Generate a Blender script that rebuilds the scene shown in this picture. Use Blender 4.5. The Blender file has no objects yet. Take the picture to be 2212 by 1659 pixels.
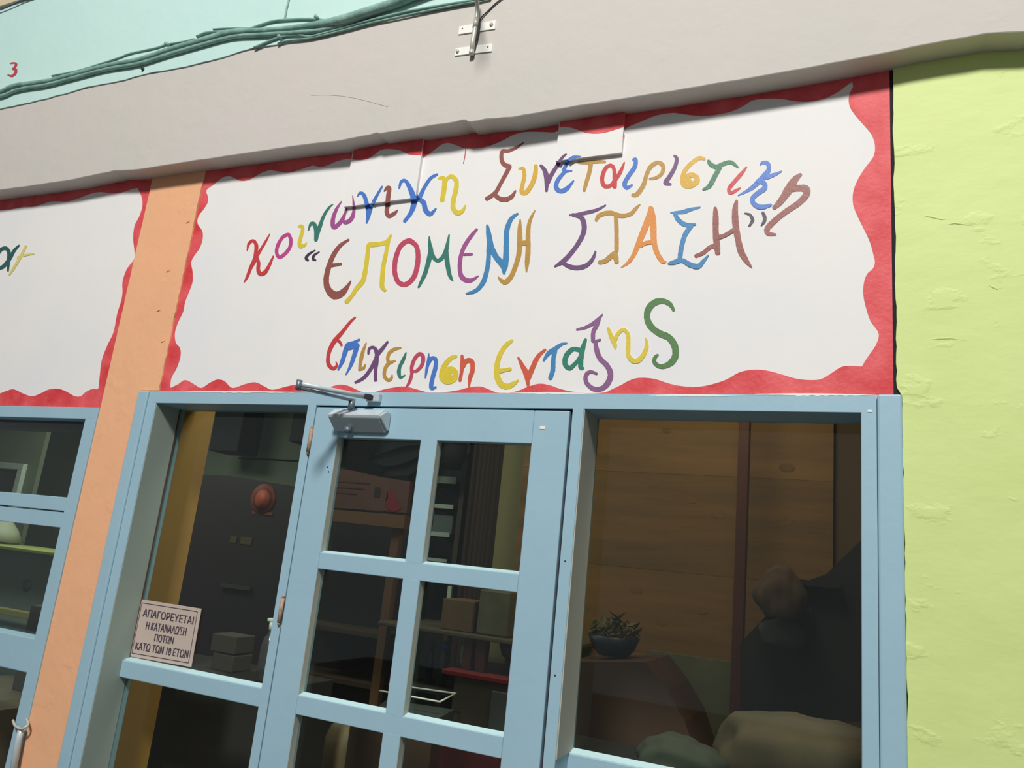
import bpy, bmesh, math, random
import numpy as np
from mathutils import Vector, Matrix
random.seed(7)
SC = bpy.context.scene
COL = SC.collection

# ------------------------------------------------------------------ camera
YAW, PITCH, ROLL, FPX = -0.42768530, 0.22920984, 0.10324529, 1660.0
CAM = Vector((0.0, -1.95, 1.65))
fwd = Vector((math.sin(YAW)*math.cos(PITCH), math.cos(YAW)*math.cos(PITCH), math.sin(PITCH)))
r0 = Vector((math.cos(YAW), -math.sin(YAW), 0)); u0 = r0.cross(fwd)
RT = r0*math.cos(ROLL) + u0*math.sin(ROLL)
UP = -r0*math.sin(ROLL) + u0*math.cos(ROLL)
cd = bpy.data.cameras.new('camera'); cam = bpy.data.objects.new('camera', cd); COL.objects.link(cam)
cd.sensor_width = 36.0; cd.lens = 36.0*FPX/2212.0; cd.clip_start = 0.01
cam.matrix_world = Matrix(((RT.x, UP.x, -fwd.x, CAM.x), (RT.y, UP.y, -fwd.y, CAM.y), (RT.z, UP.z, -fwd.z, CAM.z), (0, 0, 0, 1)))
SC.camera = cam

# ------------------------------------------------------------------ light
w = bpy.data.worlds.new('world'); SC.world = w; w.use_nodes = True
bg = w.node_tree.nodes['Background']; bg.inputs[0].default_value = (0.90, 0.96, 1.0, 1); bg.inputs[1].default_value = 0.20
ld = bpy.data.lights.new('hall_lamp', 'AREA'); ld.shape = 'DISK'; ld.size = 1.3; ld.energy = 840; ld.color = (1.0, 0.975, 0.935)
lo = bpy.data.objects.new('hall_lamp', ld); COL.objects.link(lo)
lo.location = (0.3, -6.6, 7.9)
lo.rotation_euler = (Vector((-1.1, 0, 2.0)) - lo.location).to_track_quat('-Z', 'Y').to_euler()
ld2 = bpy.data.lights.new('shop_fill_light', 'AREA'); ld2.size = 0.5; ld2.energy = 11; ld2.color = (1.0, 0.80, 0.52)  # unseen warm fill, added to brighten the plywood side
lo2 = bpy.data.objects.new('shop_fill_light', ld2); COL.objects.link(lo2); lo2.location = (-0.5, 0.55, 2.9)
ld3 = bpy.data.lights.new('back_room_fill_light', 'AREA'); ld3.size = 0.5; ld3.energy = 9; ld3.color = (0.92, 1.0, 0.88)  # added fill without a visible fixture, lights the fronts behind the door
lo3 = bpy.data.objects.new('back_room_fill_light', ld3); COL.objects.link(lo3); lo3.location = (-2.0, 0.6, 2.95)
ld4 = bpy.data.lights.new('neighbour_fill_light', 'AREA'); ld4.size = 0.5; ld4.energy = 13; ld4.color = (0.95, 1.0, 0.85)  # added unseen fill that lifts the neighbouring interior
lo4 = bpy.data.objects.new('neighbour_fill_light', ld4); COL.objects.link(lo4); lo4.location = (-3.9, 0.9, 2.6)

SC.view_settings.view_transform = 'Standard'
SC.view_settings.look = 'None'
SC.view_settings.gamma = 1.0
SC.view_settings.use_curve_mapping = False
SC.view_settings.exposure = 0.0

# ------------------------------------------------------------------ helpers
def s2l(c):
    return c/12.92 if c <= 0.04045 else ((c+0.055)/1.055)**2.4
def rgb(r, g, b):
    return (s2l(r/255), s2l(g/255), s2l(b/255), 1)

def W(px, py, y=0.0):
    """point of the plane y seen at pixel px,py of the photograph"""
    v = fwd*FPX + RT*(px-1106.0) - UP*(py-829.5)
    t = (y - CAM.y)/v.y
    return Vector((CAM.x+v.x*t, y, CAM.z+v.z*t))

_m = {}
def mat(name, col, rough=0.6, col2=None, vscale=6.0, vamt=0.5, bump=0.0, bscale=40.0, metal=0.0, stretch=None, spec=0.5, fine=0.0, coords='Object'):
    if name in _m: return _m[name]
    m = bpy.data.materials.new(name); m.use_nodes = True
    nt = m.node_tree; N = nt.nodes; L = nt.links
    b = N['Principled BSDF']
    b.inputs['Roughness'].default_value = rough; b.inputs['Metallic'].default_value = metal
    b.inputs['Specular IOR Level'].default_value = spec
    b.inputs['Base Color'].default_value = col
    tc = N.new('ShaderNodeTexCoord'); mp = N.new('ShaderNodeMapping'); L.new(tc.outputs[coords], mp.inputs[0])
    if stretch: mp.inputs['Scale'].default_value = stretch
    if col2 is not None:
        no = N.new('ShaderNodeTexNoise'); no.inputs['Scale'].default_value = vscale; no.inputs['Detail'].default_value = 5
        no.inputs['Roughness'].default_value = 0.6
        L.new(mp.outputs[0], no.inputs['Vector'])
        rp = N.new('ShaderNodeValToRGB'); rp.color_ramp.elements[0].position = 0.5-vamt/2; rp.color_ramp.elements[1].position = 0.5+vamt/2
        rp.color_ramp.elements[0].color = col; rp.color_ramp.elements[1].color = col2
        L.new(no.outputs[0], rp.inputs[0]); L.new(rp.outputs[0], b.inputs['Base Color'])
    if bump > 0:
        n2 = N.new('ShaderNodeTexNoise'); n2.inputs['Scale'].default_value = bscale; n2.inputs['Detail'].default_value = 6
        L.new(mp.outputs[0], n2.inputs['Vector'])
        bp = N.new('ShaderNodeBump'); bp.inputs['Strength'].default_value = bump; bp.inputs['Distance'].default_value = 0.01
        L.new(n2.outputs[0], bp.inputs['Height']); L.new(bp.outputs[0], b.inputs['Normal'])
        if fine > 0:
            n3 = N.new('ShaderNodeTexMusgrave') if hasattr(bpy.types, 'ShaderNodeTexMusgrave') else N.new('ShaderNodeTexNoise')
            n3.inputs['Scale'].default_value = 9; n3.inputs['Detail'].default_value = 8
            L.new(mp.outputs[0], n3.inputs['Vector'])
            cr = N.new('ShaderNodeValToRGB'); cr.color_ramp.elements[0].position = 0.60; cr.color_ramp.elements[1].position = 0.66
            L.new(n3.outputs[0], cr.inputs[0])
            b2 = N.new('ShaderNodeBump'); b2.inputs['Strength'].default_value = fine; b2.inputs['Distance'].default_value = 0.006
            L.new(cr.outputs[0], b2.inputs['Height']); L.new(bp.outputs[0], b2.inputs['Normal']); L.new(b2.outputs[0], b.inputs['Normal'])
    _m[name] = m
    return m

def glass_mat():
    if 'window glass' in _m: return _m['window glass']
    m = bpy.data.materials.new('window glass'); m.use_nodes = True
    nt = m.node_tree; N = nt.nodes; L = nt.links; N.remove(N['Principled BSDF'])
    tr = N.new('ShaderNodeBsdfTransparent'); tr.inputs[0].default_value = (0.90, 0.95, 0.93, 1)
    gl = N.new('ShaderNodeBsdfGlossy'); gl.inputs['Roughness'].default_value = 0.02; gl.inputs[0].default_value = (1, 1, 1, 1)
    fr = N.new('ShaderNodeFresnel'); ge = N.new('ShaderNodeNewGeometry'); ma = N.new('ShaderNodeMath'); ma.operation = 'MULTIPLY_ADD'; ma.inputs[1].default_value = 1/1.45-1.45; ma.inputs[2].default_value = 1.45; L.new(ge.outputs['Backfacing'], ma.inputs[0]); L.new(ma.outputs[0], fr.inputs[0])
    mx = N.new('ShaderNodeMixShader'); L.new(fr.outputs[0], mx.inputs[0]); L.new(tr.outputs[0], mx.inputs[1]); L.new(gl.outputs[0], mx.inputs[2])
    L.new(mx.outputs[0], N['Material Output'].inputs[0])
    _m['window glass'] = m; return m

def tagit(o, label=None, cat=None, group=None, kind=None):
    if label: o['label'] = label
    if cat: o['category'] = cat
    if group: o['group'] = group
    if kind: o['kind'] = kind
    return o
def wloc(o):
    v = Vector((0, 0, 0))
    while o is not None: v = v + o.location; o = o.parent
    return v
def thing(name, loc, label=None, cat=None, kind=None, group=None):
    o = bpy.data.objects.new(name, None); COL.objects.link(o); o.location = loc; o.empty_display_size = 0.05
    return tagit(o, label, cat, group, kind)
def mesh(name, verts, faces, m, parent=None, smooth=False, origin=None):
    vs = [Vector(v) for v in verts]
    if parent is not None:
        org = wloc(parent)
    elif origin is not None: org = Vector(origin)
    else:
        org = Vector(((min(v.x for v in vs)+max(v.x for v in vs))/2, (min(v.y for v in vs)+max(v.y for v in vs))/2, min(v.z for v in vs)))
    me = bpy.data.meshes.new(name); me.from_pydata([tuple(v-org) for v in vs], [], faces)
    me.materials.append(m)
    if smooth:
        for p in me.polygons: p.use_smooth = True
    me.update()
    o = bpy.data.objects.new(name, me); COL.objects.link(o)
    if parent is not None: o.parent = parent
    else: o.location = org
    return o
def bmobj(name, bm, m, parent=None, smooth=False):
    bmesh.ops.recalc_face_normals(bm, faces=bm.faces)
    bm.verts.index_update()
    vs = [v.co.copy() for v in bm.verts]; fs = [[v.index for v in f.verts] for f in bm.faces]
    bm.free()
    return mesh(name, vs, fs, m, parent, smooth)
def add_box(bm, x0, x1, y0, y1, z0, z1, bev=0.0):
    r = bmesh.ops.create_cube(bm, size=1.0)
    for v in r['verts']:
        v.co = Vector((x0+(v.co.x+0.5)*(x1-x0), y0+(v.co.y+0.5)*(y1-y0), z0+(v.co.z+0.5)*(z1-z0)))
    if bev > 0:
        es = set(e for v in r['verts'] for e in v.link_edges)
        bmesh.ops.bevel(bm, geom=list(es), offset=bev, segments=2, affect='EDGES', profile=0.5)
def box(name, x0, x1, y0, y1, z0, z1, m, parent=None, bev=0.0):
    bm = bmesh.new(); add_box(bm, min(x0, x1), max(x0, x1), min(y0, y1), max(y0, y1), min(z0, z1), max(z0, z1), bev)
    return bmobj(name, bm, m, parent)
def catmull(pts, n=6, closed=False):
    P = [np.array(p, float) for p in pts]
    if len(P) < 3 and not closed:
        return [P[0]+(P[-1]-P[0])*t for t in np.linspace(0, 1, n+1)]
    out = []; K = len(P)
    segs = K if closed else K-1
    for i in range(segs):
        if closed: a, b, c, d = P[(i-1) % K], P[i], P[(i+1) % K], P[(i+2) % K]
        else: a, b, c, d = P[max(i-1, 0)], P[i], P[i+1], P[min(i+2, K-1)]
        for k in range(n):
            t = k/n
            out.append(0.5*((2*b)+(-a+c)*t+(2*a-5*b+4*c-d)*t*t+(-a+3*b-3*c+d)*t**3))
    if not closed: out.append(P[-1])
    return out
def add_tube(bm, pts, r, n=10, caps=True):
    """pts: Vectors; r: number or list"""
    P = [Vector(p) for p in pts]; R = r if isinstance(r, (list, tuple)) else [r]*len(P)
    rings = []; up = Vector((0.13, 0.21, 0.97))
    for i, p in enumerate(P):
        t = (P[min(i+1, len(P)-1)]-P[max(i-1, 0)]).normalized()
        a = t.cross(up)
        if a.length < 1e-3: a = t.cross(Vector((1, 0, 0)))
        a.normalize(); b = t.cross(a)
        rings.append([bm.verts.new(p+(a*math.cos(2*math.pi*k/n)+b*math.sin(2*math.pi*k/n))*R[i]) for k in range(n)])
    for i in range(len(rings)-1):
        for k in range(n):
            bm.faces.new((rings[i][k], rings[i][(k+1) % n], rings[i+1][(k+1) % n], rings[i+1][k]))
    if caps:
        bm.faces.new(rings[0][::-1]); bm.faces.new(rings[-1])
def tube(name, pts, r, m, parent=None, n=10, smoothpts=0):
    if smoothpts:
        rr = r if isinstance(r, (list, tuple)) else [r]*len(pts)
        q = catmull([list(p)+[k] for p, k in zip(pts, rr)], smoothpts)
        pts = [Vector(a[:3]) for a in q]; r = [float(a[3]) for a in q]
    bm = bmesh.new(); add_tube(bm, pts, r, n)
    return bmobj(name, bm, m, parent, smooth=True)
def lathe(name, prof, cx, cy, m, parent=None, n=24):
    bm = bmesh.new(); rings = []
    for (rad, z) in prof:
        rings.append([bm.verts.new((cx+rad*math.cos(2*math.pi*k/n), cy+rad*math.sin(2*math.pi*k/n), z)) for k in range(n)])
    for i in range(len(rings)-1):
        for k in range(n):
            bm.faces.new((rings[i][k], rings[i][(k+1) % n], rings[i+1][(k+1) % n], rings[i+1][k]))
    bm.faces.new(rings[0][::-1]); bm.faces.new(rings[-1])
    return bmobj(name, bm, m, parent, smooth=True)
def slab(name, outline, y0, y1, m, parent=None):
    """prism of an x,z outline between planes y0 (front) and y1"""
    bm = bmesh.new()
    a = [bm.verts.new((x, y0, z)) for x, z in outline]; b = [bm.verts.new((x, y1, z)) for x, z in outline]
    k = len(a)
    f1 = bm.faces.new(a); f2 = bm.faces.new(b[::-1])
    for i in range(k): bm.faces.new((a[i], a[(i+1) % k], b[(i+1) % k], b[i]))
    bmesh.ops.triangulate(bm, faces=[f1, f2])
    return bmobj(name, bm, m, parent)
def strips(name, rows, y0, y1, m):
    """slab from rows of z, x left, x right"""
    bm = bmesh.new(); R = []
    for z, a, b in rows:
        R.append([bm.verts.new((a, y0, z)), bm.verts.new((b, y0, z)), bm.verts.new((b, y1, z)), bm.verts.new((a, y1, z))])
    for p, q in zip(R[:-1], R[1:]):
        for i in range(4): bm.faces.new((p[i], p[(i+1) % 4], q[(i+1) % 4], q[i]))
    bm.faces.new(R[0][::-1]); bm.faces.new(R[-1])
    return bmobj(name, bm, m)
def wob(lo, hi, step, amp, seed):
    r = random.Random(seed); n = max(2, int(abs(hi-lo)/step)); v = 0; out = []
    for i in range(n+1):
        v = v*0.6+r.uniform(-amp, amp)*0.7
        out.append((lo+(hi-lo)*i/n, v))
    return out

# ------------------------------------------------------------------ materials
M_white = mat('white sign paint', rgb(233, 230, 225), 0.75, rgb(226, 226, 228), 2.5, 0.4, 0.03, 40)
M_red = mat('red brush paint', rgb(206, 48, 56), 0.6, rgb(230, 98, 102), 9, 0.35, 0.15, 90, stretch=(1, 1, 1))
M_beam = mat('warm grey wall paint', rgb(200, 192, 187), 0.8, rgb(195, 192, 184), 2.2, 0.35, 0.22, 14, fine=0.05)
M_cyan = mat('pale turquoise wall paint', rgb(188, 221, 215), 0.7, rgb(194, 224, 218), 2, 0.5, 0.25, 10)
M_cyan2 = mat('turquoise painted cable', rgb(98, 136, 124), 0.5, rgb(150, 188, 178), 14, 0.5, 0.3, 60)
M_green = mat('lime green wall paint', rgb(210, 226, 149), 0.62, rgb(202, 218, 138), 3, 0.5, 0.30, 9, fine=0.22, stretch=(0.8, 1, 1.3))
M_orange = mat('apricot wall paint', rgb(240, 180, 138), 0.7, rgb(230, 174, 132), 5, 0.6, 0.22, 16, fine=0.12)
M_blue = mat('light blue gloss paint', rgb(157, 191, 207), 0.42, rgb(150, 184, 200), 4, 0.6, 0.06, 30)
M_beige = mat('beige wall paint', rgb(205, 190, 160), 0.8)
M_pave = mat('grey market paving', rgb(84, 82, 78), 0.8, rgb(70, 68, 66), 3, 0.5, 0.2, 30)
M_steel = mat('galvanised steel', rgb(206, 204, 194), 0.35, metal=0.25)
M_plate = mat('white enamelled steel', rgb(236, 236, 228), 0.4)
M_dark = mat('dark rubber', rgb(40, 36, 42), 0.6)
M_rust = mat('rusty hinge steel', rgb(150, 110, 90), 0.6, rgb(190, 165, 140), 60, 0.4)
M_closer = mat('silver blue closer paint', rgb(192, 205, 210), 0.34, metal=0.1)
M_arm = mat('grey closer arm steel', rgb(120, 132, 142), 0.4, metal=0.5)
M_gap = mat('dark gap tone', rgb(30, 26, 32), 0.9)
G = glass_mat()

# ------------------------------------------------------------------ planes / sizes
ZS0, ZS1 = 2.123, 2.988          # sign board
XR = 0.0905                      # right edge of the sign board
XS, XE = -4.8, 1.7
S = 1.95
FY = -0.012                      # front of the blue joinery
def u(v): return v*(S+FY)
def uz(v): return v*(S+FY)+1.65

# ground outside and the shop floor
o = box('floor', -7, 5, -9, 4.2, -0.12, 0.0, M_pave); tagit(o, kind='structure')

# ------------------------------------------------------------------ grey beam
def polyline_wall(name, bot, top, yf, yb, m, parent=None):
    """bot/top: lists of x,z ; closed slab between front yf and back yb"""
    return slab(name, [(x, z) for x, z in bot]+[(x, z) for x, z in reversed(top)], yf, yb, m, parent)
YB = -0.078
botpx = [(0, 410), (60, 402), (150, 389), (245, 369), (290, 366.5), (301, 366), (420, 347), (530, 331), (640, 315), (740, 303), (800, 291), (812, 287), (818, 289), (900, 276), (985, 263), (997, 259), (1003, 256), (1010, 262), (1022, 263), (1050, 257), (1108, 252.6), (1200, 237), (1300, 220), (1480, 192), (1600, 172), (1760, 144), (1907, 115), (2010, 94), (2130, 72), (2212, 68)]
toppx = [(0, 236), (67, 222), (150, 201), (187, 189), (261, 175.6), (321, 159), (391, 147), (468, 129), (549, 104), (602, 97), (672, 84), (740, 69), (840, 42), (940, 22), (1041, 0)]
bot = [(p.x, p.z) for p in (W(x, y, YB) for x, y in botpx)]
top = [(p.x, p.z) for p in (W(x, y, YB) for x, y in toppx)]
rr = random.Random(3)
def dens(pl, step, amp):
    out = []
    for (x0, z0), (x1, z1) in zip(pl[:-1], pl[1:]):
        n = max(1, int(abs(x1-x0)/step))
        for i in range(n): out.append((x0+(x1-x0)*i/n, z0+(z1-z0)*i/n+rr.uniform(-amp, amp)))
    out.append(pl[-1]); return out
bot = [(XS, bot[0][1]+0.004)]+dens(bot, 0.03, 0.0009)+[(XE, bot[-1][1])]
top = [(XS, top[0][1]+0.01)]+dens(top, 0.03, 0.0015)+[(XE, top[-1][1]-0.005)]
bot_l = [p for p in bot]
gx = np.unique(np.round(np.concatenate([np.linspace(XS, XE, 330), [p[0] for p in bot[1:-1:2]]]), 5))
bz = np.interp(gx, [p[0] for p in sorted(bot)], [p[1] for p in sorted(bot)]); tz_ = np.interp(gx, [p[0] for p in sorted(top)], [p[1] for p in sorted(top)])
bm = bmesh.new(); RR = []
for x, a, b in zip(gx, bz, tz_):
    x, a, b = float(x), float(a), float(b)
    RR.append([bm.verts.new(v) for v in ((x, YB+0.0015, a), (x, YB, a+0.002), (x, YB, b), (x, 0.25, b), (x, 0.25, a))])
for p, q in zip(RR[:-1], RR[1:]):
    for i in range(5): bm.faces.new((p[i], p[(i+1) % 5], q[(i+1) % 5], q[i]))
bm.faces.new(RR[0][::-1]); bm.faces.new(RR[-1])
beam = bmobj('trim_1', bm, M_beam); tagit(beam, kind='structure')
# cyan wall above, a paint skin proud of the beam, with a ragged lower edge
YC = -0.083
ctop = [(p.x, p.z) for p in (W(0, 18, YC), W(50, 0, YC))]
sl = (ctop[1][1]-ctop[0][1])/(ctop[1][0]-ctop[0][0])
zt0 = ctop[0][1]
cyb = [(x, z-0.001) for x, z in top]
cy = slab('wall_upper', [(x, z) for x, z in cyb]+[(XE, zt0), (XS, zt0)], YC, 0.25, M_cyan); tagit(cy, kind='structure')
ub = box('trim_2', XS, XE, YC-0.012, 0.25, zt0, 5.6, M_beige); tagit(ub, kind='structure')

# ------------------------------------------------------------------ green wall on the right
edge = [(z, dx) for z, dx in wob(0.0, 3.06, 0.02, 0.0022, 5)]
ol = []
for z, dx in edge:
    base = 0.0975 if z > 2.123 else 0.1082
    if z < 2.135 and z > 2.06: base = 0.1078
    ol.append((base+dx, z))
gw = strips('wall_right', [(z, x, XE) for x, z in ol], -0.006, 0.25, M_green); tagit(gw, kind='structure')
bk = box('trim_3', 0.088, 0.13, 0.0005, 0.2, 2.118, 3.05, M_gap); tagit(bk, kind='structure')

# ------------------------------------------------------------------ orange pillar
pl_ = [(W(x, y).x, W(x, y).z) for x, y in [(48, 1659), (166, 1105), (217, 881), (244, 770), (270, 660), (297, 553), (318, 470), (336, 395)]]
XPL = -2.540
wl_ = wob(0.0, 3.06, 0.02, 0.0016, 9); wr_ = wob(0.0, 3.06, 0.02, 0.003, 11); rows_ = []
for (z, da), (_, db) in zip(wl_, wr_):
    if rows_ and rows_[-1][0] <= 2.125 < z:
        rows_ += [(2.1245, XPL, -2.3505), (2.1250, XPL, -2.263)]
    rows_.append((z, XPL+da*0.5, (-2.263 if z > 2.125 else -2.3505)+db))
pil = strips('trim_4', rows_, -0.006, 0.24, M_orange); tagit(pil, kind='structure')

# ------------------------------------------------------------------ sign boards with their painting
def patch_quads():
    a = W(760, 345, 0); b = W(914, 318, 0); c = W(905, 430, 0); d = W(751, 450, 0)
    e = W(1208, 279, 0); f = W(1351, 261, 0); g = W(1345, 334, 0); h = W(1205, 352, 0)
    return [((a.x+d.x)/2, (b.x+c.x)/2, d.z, c.z), ((e.x+h.x)/2, (f.x+g.x)/2, h.z, g.z)]
PQ = patch_quads(); PT = 0.0125
def onpatch(x, z):
    for x0, x1, z0, z1 in PQ:
        if x0 <= x <= x1 and z > z0+(z1-z0)*(x-x0)/(x1-x0): return True
    return False
def FP(px, py, lift=0.0):
    p = W(px, py, 0)
    yy = -PT if onpatch(p.x, p.z) else 0.0
    return W(px, py, yy-lift)

def ribbon(bm, pts, lift, jit=0.0, rnd=None):
    """pts: x,y,width in photo pixels -> thin slab of paint on the facade"""
    q = catmull(pts, 6)
    cl = []
    for i, a in enumerate(q):
        t = q[min(i+1, len(q)-1)][:2]-q[max(i-1, 0)][:2]
        L = math.hypot(*t)
        if L < 1e-6: continue
        t = t/L; n = np.array([-t[1], t[0]]); wd = max(0.5, a[2])*0.5
        if rnd: wd *= 1+rnd.uniform(-jit, jit)
        cl.append((a[:2], t, n, wd))
    if len(cl) < 2: return
    left = [c+n*wd for c, t, n, wd in cl]; right = [c-n*wd for c, t, n, wd in cl]
    c, t, n, wd = cl[0]; s0 = [c-t*wd*0.75*math.sin(a)+n*wd*math.cos(a) for a in (2.2, 1.57, 0.9)]
    c, t, n, wd = cl[-1]; s1 = [c+t*wd*0.75*math.sin(a)+n*wd*math.cos(a) for a in (0.9, 1.57, 2.2)]
    V = {}
    def mk(p, l): return bm.verts.new(FP(p[0], p[1], l))
    K_ = len(left); ring_top = [mk(p, lift+0.00025*i_/K_) for i_, p in enumerate(left)]; ring_r = [mk(p, lift+0.00025*i_/K_) for i_, p in enumerate(right)]
    for i in range(len(left)-1):
        bm.faces.new((ring_top[i], ring_top[i+1], ring_r[i+1], ring_r[i]))
    a = [mk(p, lift) for p in s0]; bm.faces.new([ring_top[0], ring_r[0]]+a)
    b = [mk(p, lift) for p in s1]; bm.faces.new([ring_r[-1], ring_top[-1]]+b)
    # edge skirt down to the board
    loop = [ring_r[0]]+a+ring_top+b+ring_r[::-1][:-1]
    pl = [right[0]]+s0+left+s1+right[::-1][:-1]
    lo_ = [mk(p, 0.0) for p in pl]
    for i in range(len(loop)):
        j = (i+1) % len(loop)
        try: bm.faces.new((loop[i], loop[j], lo_[j], lo_[i]))
        except ValueError: pass

def border(name, top, right, bottom, left, rect, lift, m, parent):
    """wavy inner line of a painted border, four px polylines clockwise from the upper left; rect = world x0,x1,z0,z1"""
    x0, x1, z0, z1 = rect
    inner = []; outer = []
    for side, pts in (('t', top), ('r', right), ('b', bottom), ('l', left)):
        q = catmull(pts, 4)
        for a in q:
            p = W(a[0], a[1], 0); x = min(max(p.x, x0+.0005), x1-.0005); z = min(max(p.z, z0+.0005), z1-.0005)
            inner.append((x, z))
            outer.append({'t': (x, z1), 'r': (x1, z), 'b': (x, z0), 'l': (x0, z)}[side])
        outer.append({'t': (x1, z1), 'r': (x1, z0), 'b': (x0, z0), 'l': (x0, z1)}[side]); inner.append(inner[-1])
    bm = bmesh.new(); k = len(inner)
    def yy(x, z): return (-PT if onpatch(x, z) else 0)-lift
    A = [bm.verts.new((x, yy(x, z), z)) for x, z in inner]; B = [bm.verts.new((x, yy(x, z), z)) for x, z in outer]
    A2 = [bm.verts.new((x, yy(x, z)+lift, z)) for x, z in inner]
    for i in range(k):
        j = (i+1) % k
        for f in ((A[i], A[j], B[j], B[i]), (A[i], A2[i], A2[j], A[j])):
            try: bm.faces.new(f)
            except ValueError: pass
    bmesh.ops.remove_doubles(bm, verts=bm.verts, dist=1e-6)
    return bmobj(name, bm, m, parent)

sign = thing('painted_sign', (-1.09, 0, ZS0), 'wide white sign with wavy red border and three rows of multicoloured Greek letters', 'sign')
XL = -2.262
box('board', XL, XR, 0.0, 0.03, ZS0-0.010, 3.02, M_white, sign)
for i, (x0, x1, z0, z1) in enumerate(PQ):
    # cover boards that stand a little proud of the sign
    o = slab('cover_board', [(x0, z0), (x1, z1), (x1, 3.01), (x0, 3.01)], -PT, -0.0002, M_white, sign)
top_c = [(462, 398), (472, 390), (482, 383), (498, 381), (518, 390), (539, 388), (562, 375), (582, 368), (599, 370), (619, 373), (640, 369), (667, 360), (678, 358), (692, 361), (708, 357), (726, 349), (746, 344), (758, 343), (762, 347), (780, 350), (798, 347), (812, 339), (825, 329), (839, 326), (859, 327), (873, 331), (889, 338), (907, 339), (916, 339), (929, 331), (943, 320), (957, 311), (970, 309), (986, 314), (1002, 320), (1020, 321), (1040, 319), (1063, 313), (1087, 303), (1110, 291), (1135, 285), (1171, 285), (1196, 286), (1208, 281), (1222, 279), (1237, 281), (1253, 286), (1271, 292), (1296, 293), (1318, 289), (1349, 279), (1354, 276), (1364, 271), (1379, 265), (1416, 250), (1452, 244), (1472, 246), (1505, 250), (1539, 249), (1579, 241), (1606, 229), (1626, 217), (1659, 213), (1690, 214), (1720, 219), (1753, 219), (1783, 212), (1810, 199), (1830, 184), (1841, 177)]
right_c = [(1843, 187), (1834, 207), (1835, 228), (1847, 248), (1867, 271), (1883, 291), (1890, 314), (1887, 338), (1870, 361), (1853, 388), (1843, 415), (1843, 442), (1853, 468), (1868, 498), (1880, 525), (1888, 555), (1890, 566), (1886, 580), (1873, 592), (1866, 612), (1865, 636), (1870, 662), (1880, 692), (1895, 713), (1898, 728), (1890, 749), (1873, 773), (1863, 790)]
bottom_c = [(1860, 792), (1840, 790), (1817, 793), (1793, 808), (1773, 819), (1750, 821), (1720, 818), (1686, 808), (1653, 800), (1623, 799), (1596, 805), (1569, 820), (1539, 830), (1505, 836), (1472, 834), (1443, 828), (1416, 819), (1386, 816), (1364, 820), (1341, 832), (1320, 842), (1305, 848), (1269, 849), (1237, 846), (1210, 840), (1187, 832), (1165, 829), (1142, 835), (1120, 844), (1097, 849), (1074, 848), (1058, 842), (1038, 835), (1013, 837), (990, 843), (954, 848), (927, 848), (900, 841), (875, 835), (852, 837), (827, 842), (805, 848), (787, 848), (769, 841), (751, 833), (732, 831), (712, 837), (690, 846), (672, 842), (646, 831), (619, 835), (589, 842), (572, 835), (552, 826), (529, 830), (502, 838), (485, 823), (469, 820), (452, 828), (435, 838), (421, 831), (401, 821), (385, 830), (369, 838)]
left_c = [(368, 833), (371, 815), (382, 795), (390, 770), (389, 752), (380, 740), (378, 719), (385, 696), (396, 673), (400, 652), (408, 632), (416, 609), (416, 586), (413, 567), (420, 552), (432, 535), (438, 515), (437, 499), (427, 483), (429, 467), (440, 452), (449, 437), (449, 424), (446, 411), (461, 399)]
border('red_border', top_c, right_c, bottom_c, left_c, (XL, XR, ZS0, 3.012), 0.0009, M_red, sign)

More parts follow.
